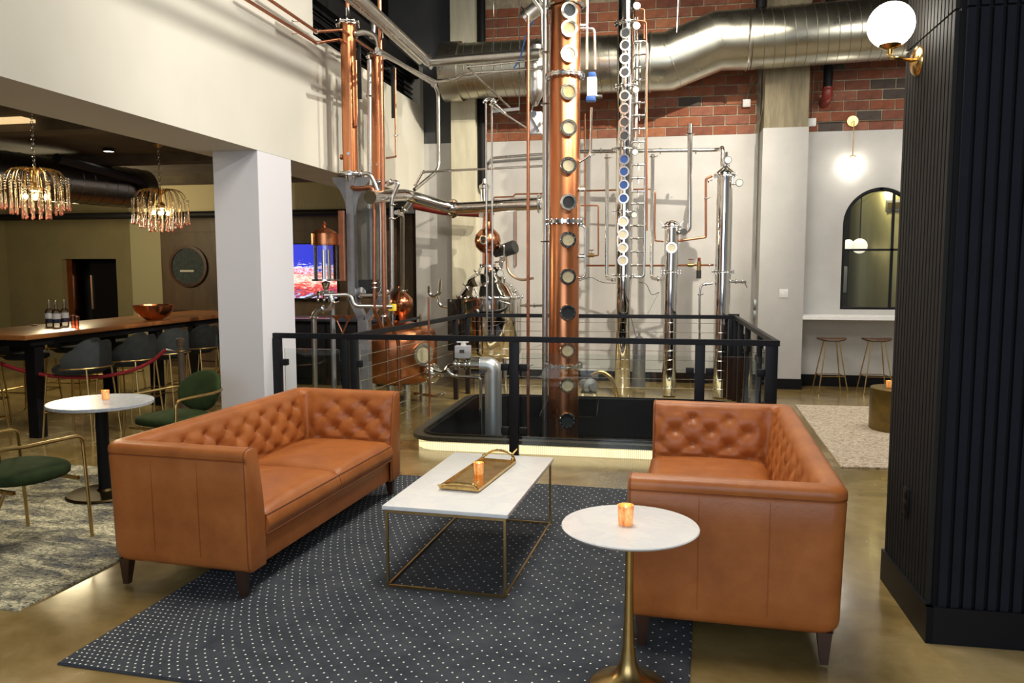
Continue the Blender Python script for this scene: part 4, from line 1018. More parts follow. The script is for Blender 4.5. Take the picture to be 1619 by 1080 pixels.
MB().box((-.08, -.05, -.13), (.07, .05, .13), bev=.01).build('housing', greybox, sb); MB().disc((-.02, -.05, .10), (0, -1, 0), .035, .03, 14).build('dial', steel, sb); MB().pipe([(.0, -.06, .30), (-.06, -.06, .1), (.05, -.06, -.1)], .01, .05).build('tube', steel, sb); MB().bar((.05, 0, 0), aY(862, 195, 8.85)-sb.location+Vector((0, .02, 0)), .02, .03).build('bracket', steel_b, sb, 0)
# lower big level pipe
run('steel_header', 'thick polished steel pipe bending across above the copper pot still', [aX(585, 312, -3.0), aX(640, 308, -3.0), aY(716, 330, 9.6), aY(858, 322, 9.1)], .070, steel, .16, seg=20, clamps=[(aY(716, 330, 9.6), (.5, .8, 0)), (aY(852, 322, 9.12), (1, 0, 0))])
run('slant_line', 'thin level steel line crossing in front of the dark corner', [aY(668, 272, 9.5), aY(870, 262, 9.0)], .013, steel, clamps=[(aY(670, 272, 9.5), (1, 0, 0))])
run('slant_line', 'short slanting steel line rising from the thick level pipe', [aY(656, 294, 9.5), aY(668, 272, 9.5)], .016, steel, clamps=[(aY(657, 293, 9.5), (.4, 0, 1))])
run('slant_line', 'slanting steel pipe between thick level pipe and lower valve', [aY(655, 312, 9.7), aY(636, 335, 9.7)], .03, steel, clamps=[(aY(640, 331, 9.7), (.6, 0, .8))])
run('overhead_conduit', 'lower of two level pipes high over the lounge', [(0, 1.5, 4.70), (0, 7.6, 4.90)], .028, galv)
run('overhead_conduit', 'upper of two level pipes high over the lounge', [(0, 1.5, 4.76), (0, 7.6, 4.99)], .022, galv)
# red sprinkler pipe behind
run('red_pipe', 'dark red sprinkler pipe behind the thick level pipe', [aY(655, 325, 11.6), aY(700, 334, 11.6), aY(770, 338, 11.6)], .06, redpaint, .1)
run('dark_line', 'pair of dark lines crossing the plaster below the brick', [aY(772, 262, YB+.02), aY(772, 260, 12.1), aY(778, 250, 12.1), aY(868, 243, 12.1), aY(868, 243, YB+.02)], .022, steel_b, .06)
run('thin_copper_line', 'thin copper line stepping across the plaster wall', [aY(782, 312, YB+.01), aY(782, 312, 12.15), aY(812, 311, 12.1), aY(814, 307, 12.1), aY(866, 306, 12.1)], .012, copper_p, .02)
run('thin_copper_line', 'thin vertical copper line left of the copper riser', [aY(816, 330, 12.15), aY(816, 420, 12.15), aY(816, 420, YB+.01)], .010, copper_p)

# ---- steel rectifying column with ladder of valves
Ys = 10.85
def steel_col(name, label, px, py_top, r_, split=None):
    base = aY(px, 600, Ys); t = thing(name, label, 'still column', (base.x, Ys, 0)); ztop = aY(px, py_top, Ys).z
    return t, base.x, ztop
t, xA, zA = steel_col('steel_column', 'tallest steel still column with portholes and a ladder of valves', 984, -10, .1)
rA_ = .118; zs_ = aY(984, 436, Ys).z
MB().lathe([(.0, 0), (rA_-.03, 0), (rA_-.016, .02), (rA_-.016, zs_), (rA_, zs_), (rA_, 5.4), (0, 5.5)], (0, 0, 0), 40).build('shell', chrome, t, 40)
for py in (38, 138, 236, 335, 436): flange(t, (0, 0, aY(984, py, Ys).z), rA_+.045, h=.022, nb_=10)
dS2 = Vector((-.05, -1, 0)).normalized()
for py, pm in ((57, sight_dark), (76, sight_dark), (97, sight_dark), (118, sight_dark), (155, sight_dark), (175, sight_dark), (196, sight_dark), (217, sight_dark), (254, sight_blue), (273, sight_blue), (294, sight_blue), (315, sight_blue), (351, sight_lit), (371, sight_lit), (392, sight_lit), (412, sight_lit)):
    sight(t, dS2*(rA_+.002)+Vector((0, 0, aY(984, py, Ys).z)), dS2, .073, pm, .035)
for py in (15, 46, 146, 243, 341):
    g = MB().disc((.13, -.09, aY(984, py, Ys).z), (.2, -1, 0), .045, .03, 18).build('gauge', steel, t); MB().disc((.137, -.121, aY(984, py, Ys).z), (.2, -1, 0), .038, .003, 18).build('dial', dialm, g)
for s_ in (-1, 1): MB().box((-.09, -.05, 0), (.09, .05, .02)).build('foot_plate', steel, t, 0) if s_ > 0 else None
xl0, xl1 = aY(1003, 300, Ys).x, aY(1020, 300, Ys).x
lad = thing('valve_ladder', 'steel manifold like a ladder of small valves beside the tallest steel column', 'manifold', (xl1, Ys-.02, 0))
z_a, z_b = aY(1010, 66, Ys).z, aY(1010, 438, Ys).z
MB().pipe([(-(xl1-xl0)-.03, 0, z_a), (0, 0, z_a), (0, 0, z_b), (-(xl1-xl0)-.03, 0, z_b-.0)], .020, .05, 12).build('manifold_pipe', steel, lad, 50)
MB().tube([(-(xl1-xl0)+.015, .03, aY(1004, 225, Ys).z), (-(xl1-xl0)+.015, .03, 5.0)], .018, 10).build('riser', steel, lad)
for py in (68, 87, 107, 127, 163, 183, 204, 225, 261, 282, 303, 322, 357, 377, 398, 419):
    z = aY(1010, py, Ys).z; b = MB().tube([(-(xl1-xl0)-.07, 0, z), (0, 0, z)], .012, 8)
    clampring(b, Vector((-.10, 0, z)), (1, 0, 0), .012); b.tube([(-.085, -.01, z), (-.085, -.02, z-.07)], .006, 6); b.ball((-.085, -.02, z), .018, 8); b.build('valve_rung', steel, lad)
run('copper_tubing', 'small copper tube looping at the top of the valve ladder', [aY(1006, 14, Ys-.05), aY(1019, 14, Ys-.05), aY(1019, 62, Ys-.05)], .012, copper_p, .04)
run('copper_tubing', 'long thin copper tube running down beside the valve ladder', [aY(1006, 32, Ys-.08), aY(1022, 34, Ys-.08), aY(1023, 365, Ys-.08)], .011, copper_p, .04)
# ---- horizontal header with drops, columns B and C
run('steel_header', 'slim steel header running right below the brick to the right-hand column', [aY(916, 240, 11.3), aY(1137, 237, 11.2), aY(1143, 232, 11.0), aY(1142, 262, 10.95)], .026, steel, .08, clamps=[(aY(x, 239, 11.3), (1, 0, 0)) for x in (950, 968, 1022, 1044, 1100)])
run('drop_pipe', 'vertical steel drop pipe left of the tallest steel column', [aY(960, 244, 11.3), aY(959, 440, 11.3), aY(975, 443, 11.0)], .026, steel, .06, clamps=[(aY(960, 250, 11.3), (0, 0, 1)), (aY(968, 441, 11.1), (1, 0, 0))])
run('drop_pipe', 'vertical steel drop pipe right of the valve ladder', [aY(1032, 244, 11.3), aY(1030, 440, 11.3), aY(1048, 442, 11.0)], .026, steel, .06, clamps=[(aY(1032, 248, 11.3), (0, 0, 1)), (aY(1040, 441, 11.1), (1, 0, 0))])
run('vent_pipe', 'steel pipe rising from the short column up over the brick edge', [aY(1070, 368, Ys), aY(1090, 366, Ys), aY(1091, 196, Ys)], .032, steel, .09, clamps=[(aY(1091, 212, Ys), (0, 0, 1)), (aY(1080, 367, Ys), (1, 0, 0))])
tB, xB, zB_ = steel_col('steel_column', 'short steel column with one porthole and a domed cap', 1058, 349, .09)
zt_ = aY(1058, 356, Ys).z
MB().lathe([(0, 0), (.07, 0), (.095, .02), (.095, zt_-.06), (.12, zt_-.06), (.12, zt_-.02), (.095, zt_+.03), (.05, zt_+.06), (0, zt_+.07)], (0, 0, 0), 36).build('shell', chrome, tB, 40)
flange(tB, (0, 0, zt_-.03), .13, h=.03, nb_=12); flange(tB, (0, 0, aY(1058, 430, Ys).z), .135, h=.022, nb_=8)
sight(tB, Vector((.0, -.097, aY(1058, 392, Ys).z)), (0, -1, 0), .075, sight_lit, .035)
MB().disc((.15, -.05, aY(1078, 367, Ys).z), (.3, -1, 0), .045, .03, 18).build('gauge', steel, tB)
for s_ in (-1, 1): MB().tube([(s_*.10, 0, zt_), (s_*.15, 0, zt_+.05)], .008, 6).build('wing_bolt', steel, tB)
tC, xC, zC_ = steel_col('steel_column', 'polished steel column furthest right with gauge on top', 1139, 272, .1)
zt_ = aY(1140, 278, Ys).z
MB().lathe([(0, 0), (.08, 0), (.103, .02), (.103, zt_-.02), (.135, zt_-.02), (.135, zt_+.01), (.11, zt_+.05), (.05, zt_+.10), (.03, zt_+.12), (.03, zt_+.30), (0, zt_+.30)], (0, 0, 0), 36).build('shell', chrome, tC, 40)
flange(tC, (0, 0, zt_), .145, h=.03, nb_=14); flange(tC, (0, 0, aY(1140, 430, Ys).z), .145, h=.022, nb_=8); flange(tC, (0, 0, zt_+.13), .06, h=.015, nb_=6)
for dx_, py in ((.02, 255), (.17, 291)):
    g = MB().disc((dx_, -.08, aY(1140, py, Ys).z), (.1, -1, 0), .05, .03, 18).build('gauge', steel, tC); MB().disc((dx_+.003, -.112, aY(1140, py, Ys).z), (.1, -1, 0), .042, .003, 18).build('dial', dialm, g)
MB().tube([(.10, 0, aY(1140, 292, Ys).z), (.17, -.06, aY(1140, 291, Ys).z)], .012, 8).build('gauge_arm', steel, tC)
MB().tube([(.09, 0, aY(1165, 445, Ys).z), (.30, 0, aY(1165, 446, Ys).z)], .020, 10).build('side_outlet', steel, tC)
zz = aY(1165, 445, Ys).z
b = MB(); clampring(b, Vector((.17, 0, zz)), (1, 0, 0), .02); clampring(b, Vector((.25, 0, zz)), (1, 0, 0), .02); b.tube([(.27, 0, zz), (.31, -.02, zz-.08)], .008, 6); b.build('clamp', steel, tC)
run('side_loop', 'copper and steel tube hanging left of the right-hand column', [aY(1126, 278, 10.9), aY(1116, 283, 10.9), aY(1116, 375, 10.9), aY(1072, 381, 10.85)], .016, copper_p, .02, clamps=[(aY(1116, 314, 10.9), (0, 0, 1)), (aY(1120, 286, 10.9), (1, 0, 0))])
run('outlet_spout', 'bent steel outlet pipe dropping beside the right-hand column', [aY(1127, 448, 10.85), aY(1108, 450, 10.85), aY(1106, 468, 10.85), aY(1106, 590, 10.85)], .015, steel, .06, clamps=[(aY(1116, 449, 10.85), (1, 0, 0)), (aY(1106, 466, 10.85), (0, 0, 1))])
run('copper_line', 'thin level copper line with red valve between the steel columns', [aY(925, 420, 11.6), aY(1048, 420, 11.3), aY(1128, 419, 11.0)], .013, copper_p, 0, clamps=[(aY(1090, 419, 11.1), (1, 0, 0)), (aY(1122, 419, 11.0), (1, 0, 0))])
rv = thing('hand_valve', 'red hand valve with brass body on the level copper line', 'valve', tuple(aY(1092, 419, 11.1)))
MB().disc((-.04, 0, 0), (1, 0, 0), .028, .08, 12).build('body', brass, rv); MB().tube([(0, 0, .02), (0, 0, .07)], .006, 6).build('stem', brass, rv); MB().torus((0, 0, .075), (0, 0, 1), .028, .006, 14).build('wheel', redpaint, rv)
rg = thing('regulator', 'small regulator with black bowl on the copper line', 'regulator', tuple(aY(1105, 424, 11.05)))
MB().disc((0, 0, -.03), (0, 0, 1), .028, .12, 14).build('body', brass, rg); MB().disc((0, 0, -.14), (0, 0, 1), .032, .11, 14).build('bowl', rubber, rg); MB().disc((0, 0, .09), (0, 0, 1), .02, .05, 12).build('knob', redpaint, rg)
run('copper_line', 'copper line stepping down beside the right of the copper column', [aY(916, 302, 11.6), aY(1030, 299, 11.5), aY(1036, 303, 11.5), aY(1035, 366, 11.5), aY(1036, 381, 11.5), aY(1048, 382, 11.2)], .012, copper_p, .03)
run('copper_line', 'vertical copper line close to the right of the copper column', [aY(925, 180, 11.5), aY(925, 420, 11.5)], .011, copper_p)
run('copper_line', 'looped copper line with small red tap', [aY(918, 325, 11.5), aY(946, 325, 11.5), aY(946, 404, 11.5), aY(928, 405, 11.5)], .011, copper_p, .02)
rv2 = dup(rv, None, tuple(aY(935, 404, 11.5)), 0, 'small red tap at the end of the looped copper line')
for (a, l_) in (([(916, 444), (935, 437), (950, 447), (975, 448)], 'thin grey cable sagging left of the tallest steel column'), ([(1010, 446), (1022, 448), (1030, 468), (1042, 462)], 'thin grey cable looping between two steel columns'), ([(995, 490), (1008, 545), (1006, 560)], 'thin cable hanging down to the grey cylinder')):
    run('thin_cable', l_, [aY(x, y, 11.2) for x, y in a]+([aY(a[-1][0], a[-1][1], YB+.01)] if a[0][0] > 1000 else []), .004, rubber, .12, cat='cable')
gc = thing('gas_cylinder', 'small grey gas cylinder standing by the back wall', 'gas cylinder', (aY(1010, 590, 11.7).x, 11.7, 0))
MB().lathe([(0, 0), (.09, 0), (.095, .02), (.095, .62), (.07, .70), (.03, .74), (0, .75)], (0, 0, 0), 24).build('body', grey_steel, gc); MB().disc((0, 0, .74), (0, 0, 1), .02, .05, 10).build('valve', steel, gc)
# pump behind the copper column
pu = thing('transfer_pump', 'steel transfer pump with hose behind the copper column', 'pump', (aY(930, 610, 10.0).x, 10.15, 0))
MB().lathe([(.0, -.18), (.07, -.17), (.075, 0), (.10, .01), (.10, .05), (.05, .07), (.05, .12), (0, .12)], (0, 0, .22), 24, (.6, -1, 0)).build('motor', grey_steel, pu); MB().box((-.1, -.1, .135), (.1, .15, .16)).box((-.09, -.08, 0), (-.06, .12, .14)).box((.06, -.08, 0), (.09, .12, .14)).build('stand', steel, pu, 0)
MB().pipe([(.03, -.02, .36), (.15, 0, .42), (.30, .02, .32), (.36, .02, .06)], .026, .12).build('hose', brass, pu)

# ---- stainless pot still
Yv = 11.2; vx = aY(775, 480, Yv).x
ps = thing('pot_still', 'big polished steel pot still with copper ball and motor on top', 'still', (vx, Yv, 0))
rb = .46; zsd = aY(778, 470, Yv).z; zb_ = .48
MB().lathe([(0, zb_-.12), (.25, zb_-.08), (rb-.04, zb_), (rb, zb_+.06), (rb, zsd-.01)], (0, 0, 0), 64).build('body', chrome, ps, 50)
ztp = aY(778, 422, Yv).z
MB().lathe([(rb+.012, zsd-.02), (rb+.02, zsd), (rb+.012, zsd+.02), (rb-.02, zsd+.05), (rb-.09, zsd+.15), (rb-.22, zsd+.25), (.16, ztp-.01), (.10, ztp+.01), (0, ztp+.01)], (0, 0, 0), 64).build('dome', chrome, ps, 50)
for i in range(18):
    a = 2*PI*i/18; MB().box((-.015, -.02, -.02), (.015, .02, .025), bev=.004).build('rim_clamp', steel, ps, 30, loc=((rb+.012)*math.cos(a), (rb+.012)*math.sin(a), zsd+.01))
for a in (.8, 2.4, 4.0, 5.5): MB().tube([(.36*math.cos(a), .36*math.sin(a), zb_+.02), (.40*math.cos(a), .40*math.sin(a), 0)], .03, 12).build('leg', steel, ps)
# control box / jacket at left
MB().box((-rb-.12, -.22, .55), (-rb+.12, .10, zsd-.02), bev=.01).build('jacket_panel', mat('mirror_black', (.05, .045, .04), .1, .6), ps)
# manway
mc = Vector((-.13, -.22, zsd+.20)); md = Vector((-.35, -.75, .62)).normalized()
MB().lathe([(.155, -.05), (.16, .0), (.175, .005), (.175, .03), (.16, .035), (.10, .06), (0, .075)], mc, 32, md).build('manway', chrome, ps, 45)
MB().torus(mc+md*.02, md, .178, .012, 32).build('manway_ring', steel, ps)
for a in (0, 1.57, 3.14, 4.71):
    q_ = Vector((0, 0, 1)).rotation_difference(md); p = mc+q_ @ Vector((.18*math.cos(a), .18*math.sin(a), .02)); MB().tube([p, p+md*.06], .01, 6).ball(p+md*.07, .016, 8).build('wing_nut', steel, ps)
# copper ball with neck
zc1 = aY(771, 381, Yv).z; bx = aY(771, 381, Yv).x-vx; rb2 = .19
MB().lathe([(.075, ztp-zc1), (.075, -rb2*.9), (rb2*.55, -rb2*.82), (rb2*.9, -rb2*.45), (rb2, 0), (rb2*.9, rb2*.45), (rb2*.55, rb2*.83), (.075, rb2*.92), (.06, rb2+.24), (0, rb2+.24)], (bx, 0, zc1), 40).build('copper_ball', copper_d, ps, 60)
flange(ps, (bx, 0, ztp+.02), .12, h=.025, nb_=10); flange(ps, (bx, 0, zc1+rb2+.20), .10, h=.02, nb_=8)
sight(ps, Vector((bx-.02, -rb2+.02, zc1+.01)), (-.12, -1, 0), .065, sight_dark, .04)
MB().disc((bx-.07, -.08, zc1+rb2+.17), (0, -1, 0), .035, .025, 14).build('gauge', white, ps)
# motor
mz = aY(800, 395, Yv); mo = Vector((mz.x-vx, 0, mz.z))
MB().lathe([(0, -.20), (.06, -.19), (.065, -.05), (.095, -.04), (.10, .14), (.09, .16), (0, .165)], mo+Vector((.0, .0, 0)), 24, (.85, -.3, .25)).build('motor', rubber, ps, 40)
MB().tube([mo+Vector((-.06, 0, -.1)), (mo.x-.08, 0, ztp-.02)], .035, 10).build('motor_mount', steel, ps)
MB().pipe([(mo.x+.03, -.1, mo.z-.10), (mo.x+.04, -.12, mo.z-.32), (mo.x+.22, -.12, mo.z-.44), (mo.x+.42, -.12, mo.z-.40)], .018, .16).build('hose', mat('bronze_hose', (.30, .20, .12), .35, .8), ps)
MB().pipe([(mo.x-.12, -.12, mo.z+.06), (mo.x+.0, -.13, mo.z+.06), (mo.x+.0, -.13, mo.z-.16), (mo.x-.14, -.13, mo.z-.18)], .014, .03).build('bypass_pipe', steel, ps)
for dx_, dz_ in ((.24, .20), (.33, .10), (.10, .26), (.40, .03)):
    MB().tube([(dx_, -.15, zsd+dz_-.08), (dx_, -.16, zsd+dz_+.06)], .013, 8).ball((dx_, -.16, zsd+dz_+.07), .024, 10).build('fitting', steel, ps)
g = MB().disc((.20, -.22, zsd+.34), (0, -1, .1), .05, .03, 18).build('gauge', steel, ps); MB().disc((.20, -.252, zsd+.343), (0, -1, .1), .042, .003, 18).build('dial', dialm, g)
MB().tube([(.20, -.2, zsd+.12), (.20, -.2, zsd+.32)], .011, 8).build('gauge_stem', steel, ps)
sight(ps, Vector((-.12, -rb+.01, zsd-.20)), (-.2, -1, 0), .06, sight_dark, .04)
MB().pipe([(-rb-.08, -.1, zsd-.14), (-rb-.26, -.1, zsd-.14), (-rb-.30, -.1, zsd+.02)], .022, .07).build('overflow_pipe', steel, ps)
MB().pipe([(-rb-.42, -.1, zsd+.16), (-rb-.42, -.1, zsd+.04), (-rb-.34, -.1, zsd-.0), (-rb-.27, -.1, zsd+.05), (-rb-.25, -.1, zsd+.26)], .026, .07).build('trap_pipe', steel, ps)
fx = aY(900, 445, Yv).x-vx
run('side_fitting', 'clamped steel fitting between pot still and steel riser', [aY(824, 483, 10.9), aY(858, 483, 10.0)], .018, steel, clamps=[(aY(832, 483, 10.7), (1, -.4, 0)), (aY(845, 483, 10.4), (1, -.4, 0))])
vf = thing('filter_housing', 'small white filter housing above the copper ball', 'filter', tuple(aY(766, 306, 11.0)))
MB().lathe([(0, -.12), (.05, -.11), (.06, .06), (.075, .07), (.075, .11), (.03, .14), (.02, .2), (0, .2)], (0, 0, 0), 20).build('body', steel, vf)
run('neck_pipe', 'copper neck pipe between the copper ball and the filter', [aY(771, 350, 11.05), aY(771, 318, 11.0)], .05, copper_d)

alu = mat('aluminium_cladding', (.72, .74, .77), .38, .9)
# ---- copper pot still on the left
Yq = 9.72; qx = aY(628, 560, Yq).x
cp = thing('copper_pot_still', 'rounded copper pot still with onion head left of the steel vessel', 'still', (qx, Yq, 0))
zq0, zq1 = aY(628, 606, Yq).z, aY(628, 512, Yq).z; rq = .515
hq = zq1-zq0
MB().lathe([(0, 0), (rq*.55, .01), (rq*.85, .06), (rq, .17), (rq*1.0, hq-.20), (rq*.93, hq-.08), (rq*.70, hq-.01), (rq*.3, hq+.03), (.10, hq+.05)], (0, 0, zq0), 56).build('pot', copper, cp, 60)
ox = aY(634, 480, Yq).x-qx; zo = aY(634, 480, Yq).z
MB().lathe([(.07, zq1-zo-.02), (.07, -.15), (.12, -.11), (.155, -.02), (.145, .06), (.09, .12), (.04, .16), (.03, .22), (0, .22)], (ox, 0, zo), 36).build('onion_head', copper_d, cp, 60)
dq = Vector((.80, -.55, 0)).normalized()
sight(cp, Vector((0, 0, (zq0+zq1)/2-.0))+dq*(rq-.02)+Vector((0, 0, .03)), dq, .15, sight_lit, .07)
fd = Vector((.92, -.38, 0)).normalized(); fp = Vector((0, 0, zq0+.17))+fd*(rq+.06)
MB().tube([fp-fd*.12, fp+fd*.02], .075, 20).build('drain_neck', steel, cp); flange(cp, fp, .125, fd, .035, 12)
MB().lathe([(.10, .02), (.07, .05), (.04, .09), (.035, .16), (0, .16)], fp, 20, fd).build('drain_cone', steel, cp)
for a in (.5, 2.2, 3.8, 5.4): MB().tube([(.33*math.cos(a), .33*math.sin(a), zq0+.03), (.33*math.cos(a), .33*math.sin(a), 0)], .045, 14).build('leg', steel_b, cp)
for dx_, h_ in ((-.08, .14), (.05, .14)): MB().tube([(dx_+.0, -.3, zq1-.05), (dx_, -.3, zq1+h_)], .016, 8).build('fitting', steel, cp)
MB().box((.0, -.33, zq1+.18), (.09, -.24, zq1+.27), bev=.015).build('sensor_head', yellow, cp); MB().tube([(.045, -.285, zq1-.05), (.045, -.285, zq1+.2)], .016, 10).build('sensor_stem', steel, cp)
MB().bar((.12, -.25, zq1+.04), (.38, -.2, zq1+.10), .10, .03).build('lid_motor', rubber, cp, 0); MB().tube([(.38, -.2, zq1-.10), (.38, -.2, zq1+.14)], .014, 8).build('lid_post', brass, cp)
MB().pipe([(-.14, -.3, zq1+.45), (.0, -.3, zq1+.45), (.0, -.3, zq1)], .022, .08).build('elbow_pipe', steel, cp)

# copper dephlegmator columns on a steel Y stand
def dcol(label, px, ptop, pbot, X, r_, cap):
    a = aX(px, (ptop+pbot)/2, X); z0_, z1_ = aX(px, pbot, X).z, aX(px, ptop, X).z
    z0_ = aY(px, pbot, a.y).z; z1_ = aY(px, ptop, a.y).z
    t = thing('copper_column', label, 'still column', (a.x, a.y, z0_)); h = z1_-z0_
    MB().lathe([(0, 0), (r_, 0), (r_, h), (0, h)], (0, 0, 0), 32).build('shell', copper, t, 40)
    flange(t, (0, 0, h), r_+.05, h=.03, nb_=10); flange(t, (0, 0, 0), r_+.05, h=.02, nb_=10)
    if cap:
        MB().lathe([(r_+.02, 0), (r_*.6, .05), (.03, .09), (.026, .16)], (0, 0, h+.01), 28).build('cap', steel, t); MB().tube([(0, 0, h+.15), (0, 0, h+.9)], .026, 12).build('vent', copper_p, t)
    MB().lathe([(r_*.9, 0), (r_*.7, -.06), (.04, -.12), (0, -.12)], (0, 0, -.01), 24).build('cone', steel_b, t)
    MB().disc((r_*.2, -r_*.9, .20), (.2, -1, 0), .018, .04, 10).build('nozzle', steel, t); MB().disc((-r_, 0, .18), (-1, 0, 0), .03, .03, 10).build('port', copper_p, t)
    return t, a
tD, aD = dcol('left slender copper column with a clamped cap on the cream wall side', 552, 38, 274, -3.42, .083, True)
tE, aE = dcol('second slender copper column behind the left copper pipe', 597, 88, 288, -3.42, .080, False)
jk = MB().pipe([(.085, -.03, .50), (.10, -.05, .50), (.11, -.06, .62), (.11, -.06, 1.2)], .012, .03).build('jacket_tube', copper_p, tD)
# stand
yq = aD.y; sd = thing('column_stand', 'grey steel Y shaped stand carrying the slender copper columns', 'stand', (0, 0, 0))
zp = aY(552, 276, yq).z
MB().disc((aD.x, yq, zp-.02), (0, 0, 1), .15, .018, 28).build('top_plate', steel, sd)
uX = aY(557, 400, yq).x; jX = aY(582, 508, yq+.1).x; jz = aY(582, 505, yq).z; ez = aY(557, 472, yq).z
uX2 = aY(606, 430, yq).x
MB().bar((uX, yq, zp-.03), (uX, yq, ez-.02), .085, .10).bar((uX+.0, yq, ez+.01), (jX, yq, jz-.05), .085, .10, up=(0, 1, 0)).build('left_upright', grey_steel, sd, 0)
MB().bar((uX2, yq, aY(606, 300, yq).z), (uX2, yq, ez+.02), .05, .10).bar((uX2, yq, ez+.04), (jX, yq, jz-.05), .06, .10, up=(0, 1, 0)).build('right_upright', grey_steel, sd, 0)
MB().box((jX-.065, yq-.06, 0), (jX+.055, yq+.06, jz), bev=.004).build('leg_post', grey_steel, sd, 0)
MB().box((jX-.14, yq-.14, 0), (jX+.14, yq+.14, .015)).build('foot_plate', grey_steel, sd, 0)
# curved gussets
for s_ in (-1, 1):
    b = MB(); pts = [(0, 0), (s_*.22, 0), (s_*.20, -.06), (s_*.13, -.14), (s_*.075, -.26), (s_*.05, -.42), (0, -.42)]
    a_ = [b.bm.verts.new((uX+p[0], yq-.012, zp-.03+p[1])) for p in pts]; c_ = [b.bm.verts.new((uX+p[0], yq+.012, zp-.03+p[1])) for p in pts]
    b.bm.faces.new(a_); b.bm.faces.new(c_[::-1])
    for i in range(len(pts)): b.bm.faces.new((a_[i], a_[(i+1) % len(pts)], c_[(i+1) % len(pts)], c_[i]))
    b.build('gusset', grey_steel, sd, 0)
# grey back panel behind uprights + copper strip
o = thing('column_backplate', 'weathered grey sheet metal duct behind the stand uprights', 'sheet metal', (aY(583, 420, yq+.15).x, yq+.22, aY(583, 444, yq+.15).z))
MB().box((-.16, 0, 0), (.14, .04, 1.05)).build('sheet', mat('weathered_zinc', (.20, .19, .15), .5, .5, var=(.30, .29, .25), nscale=5, nmap=(3, 3, .5)), o, 0)
MB().box((.0, -.02, 0), (.03, .0, 1.05)).build('rib', grey_steel, o, 0)
cs = aY(541, 390, yq-.15)
tag(MB().box((cs.x-.033, yq-.17, aY(541, 444, yq-.15).z), (cs.x+.03, yq-.13, aY(541, 333, yq-.15).z), bev=.003).build('copper_strip', copper_p, None, 0), 'flat upright copper strip behind the glass lantern', 'strip')
mf = thing('motor_block', 'dark motor block between the stand uprights', 'motor', tuple(aY(581, 462, yq+.1)))
MB().box((-.11, -.05, -.07), (.13, .08, .14), bev=.015).build('housing', rubber, mf); MB().lathe([(0, 0), (.05, .01), (.06, .05), (0, .06)], (-.04, -.05, 0), 16, (0, -1, 0)).build('cap', steel, mf)
# pipes on the left
Yp = yq-.10
run('copper_riser', 'tall copper pipe bending into the pot still, left one', [aY(592, 305, Yp), aY(592, 492, Yp), aY(612, 535, Yp+.3), aY(614, 600, Yp+.3)], .021, copper_p, .05, clamps=[(aY(592, 448, Yp), (0, 0, 1)), (aY(592, 455, Yp), (0, 0, 1))])
a_ = aY(605, 300, Yp-.1)
run('copper_riser', 'tallest copper pipe rising past the ceiling line, right one', [(a_.x, a_.y, 5.4), (a_.x, a_.y, aY(605, 495, Yp-.1).z), aY(630, 540, Yp+.3), aY(632, 620, Yp+.3)], .023, copper_p, .05, clamps=[(aY(607, 500, Yp-.1), (0, 0, 1))])
run('copper_elbow', 'copper elbow leaving the left slender column', [Vector((aD.x, aD.y-.02, zp-.13)), aY(562, 299, yq-.05), aY(588, 296, Yp), aY(592, 306, Yp)], .026, copper_p, .05)
run('steel_riser', 'pale steel pipe between the two slender copper columns', [aY(584, 95, yq+.1), aY(585, 330, yq+.1)], .026, steel_b, clamps=[(aY(584, 152, yq+.1), (0, 0, 1))])
run('steel_bend', 'curved steel pipe from the left column plate sweeping down', [aY(568, 276, Yp), aY(584, 273, Yp), aY(594, 292, Yp), aY(602, 318, Yp), aY(603, 460, Yp+.05), aY(596, 467, Yp+.05), aY(570, 467, Yp+.05)], .022, steel_b, .10, clamps=[(aY(572, 275, Yp), (1, 0, 0))])
run('steel_bend', 'steel pipe looping down right of the tall copper pipe', [aY(612, 292, Yp), aY(624, 287, Yp), aY(630, 290, Yp), aY(619, 316, Yp), aY(620, 460, Yp), aY(612, 466, Yp), aY(600, 468, Yp)], .022, steel_b, .08, clamps=[(aY(618, 288, Yp), (1, 0, 0)), (aY(620, 324, Yp), (0, 0, 1)), (aY(620, 346, Yp), (0, 0, 1))])
run('steel_bend', 'straight steel pipe dropping onto the onion head', [aY(626, 336, Yp+.4), aY(636, 340, Yp+.6), aY(636, 462, Yp+.9)], .026, steel_b, .04, clamps=[(aY(636, 460, Yp+.9), (0, 0, 1)), (aY(630, 337, Yp+.5), (1, 0, 0))])
run('steel_bend', 'steel gooseneck arching from the left column top', [Vector((aD.x+.06, aD.y, aY(552, 54, yq).z)), aY(580, 50, yq), aY(596, 58, yq), aY(600, 80, yq)], .030, steel_b, .09, clamps=[(Vector((aD.x+.10, aD.y, aY(552, 54, yq).z)), (1, 0, 0))])
run('steel_bend', 'fat rounded steel bend above the second slender column', [aX(602, 60, -3.42), aX(598, 32, -3.42), aX(590, 34, -3.42), aX(589, 60, -3.42)], .040, steel_b, .06)
run('thin_copper_line', 'thin copper tube right of the second slender column', [aX(625, 108, -3.45), aX(626, 248, -3.45), aX(611, 250, -3.45)], .013, copper_p, .03, clamps=[(aX(625, 215, -3.45), (0, 0, 1))])
run('steel_trap', 'steel pipe from the lantern valves bending toward the pot still', [aY(512, 467, Yp-.2), aY(550, 466, Yp-.1), aY(556, 470, Yp-.1), aY(560, 484, Yp-.1), aY(620, 485, Yp+.1)], .024, steel_b, .06)
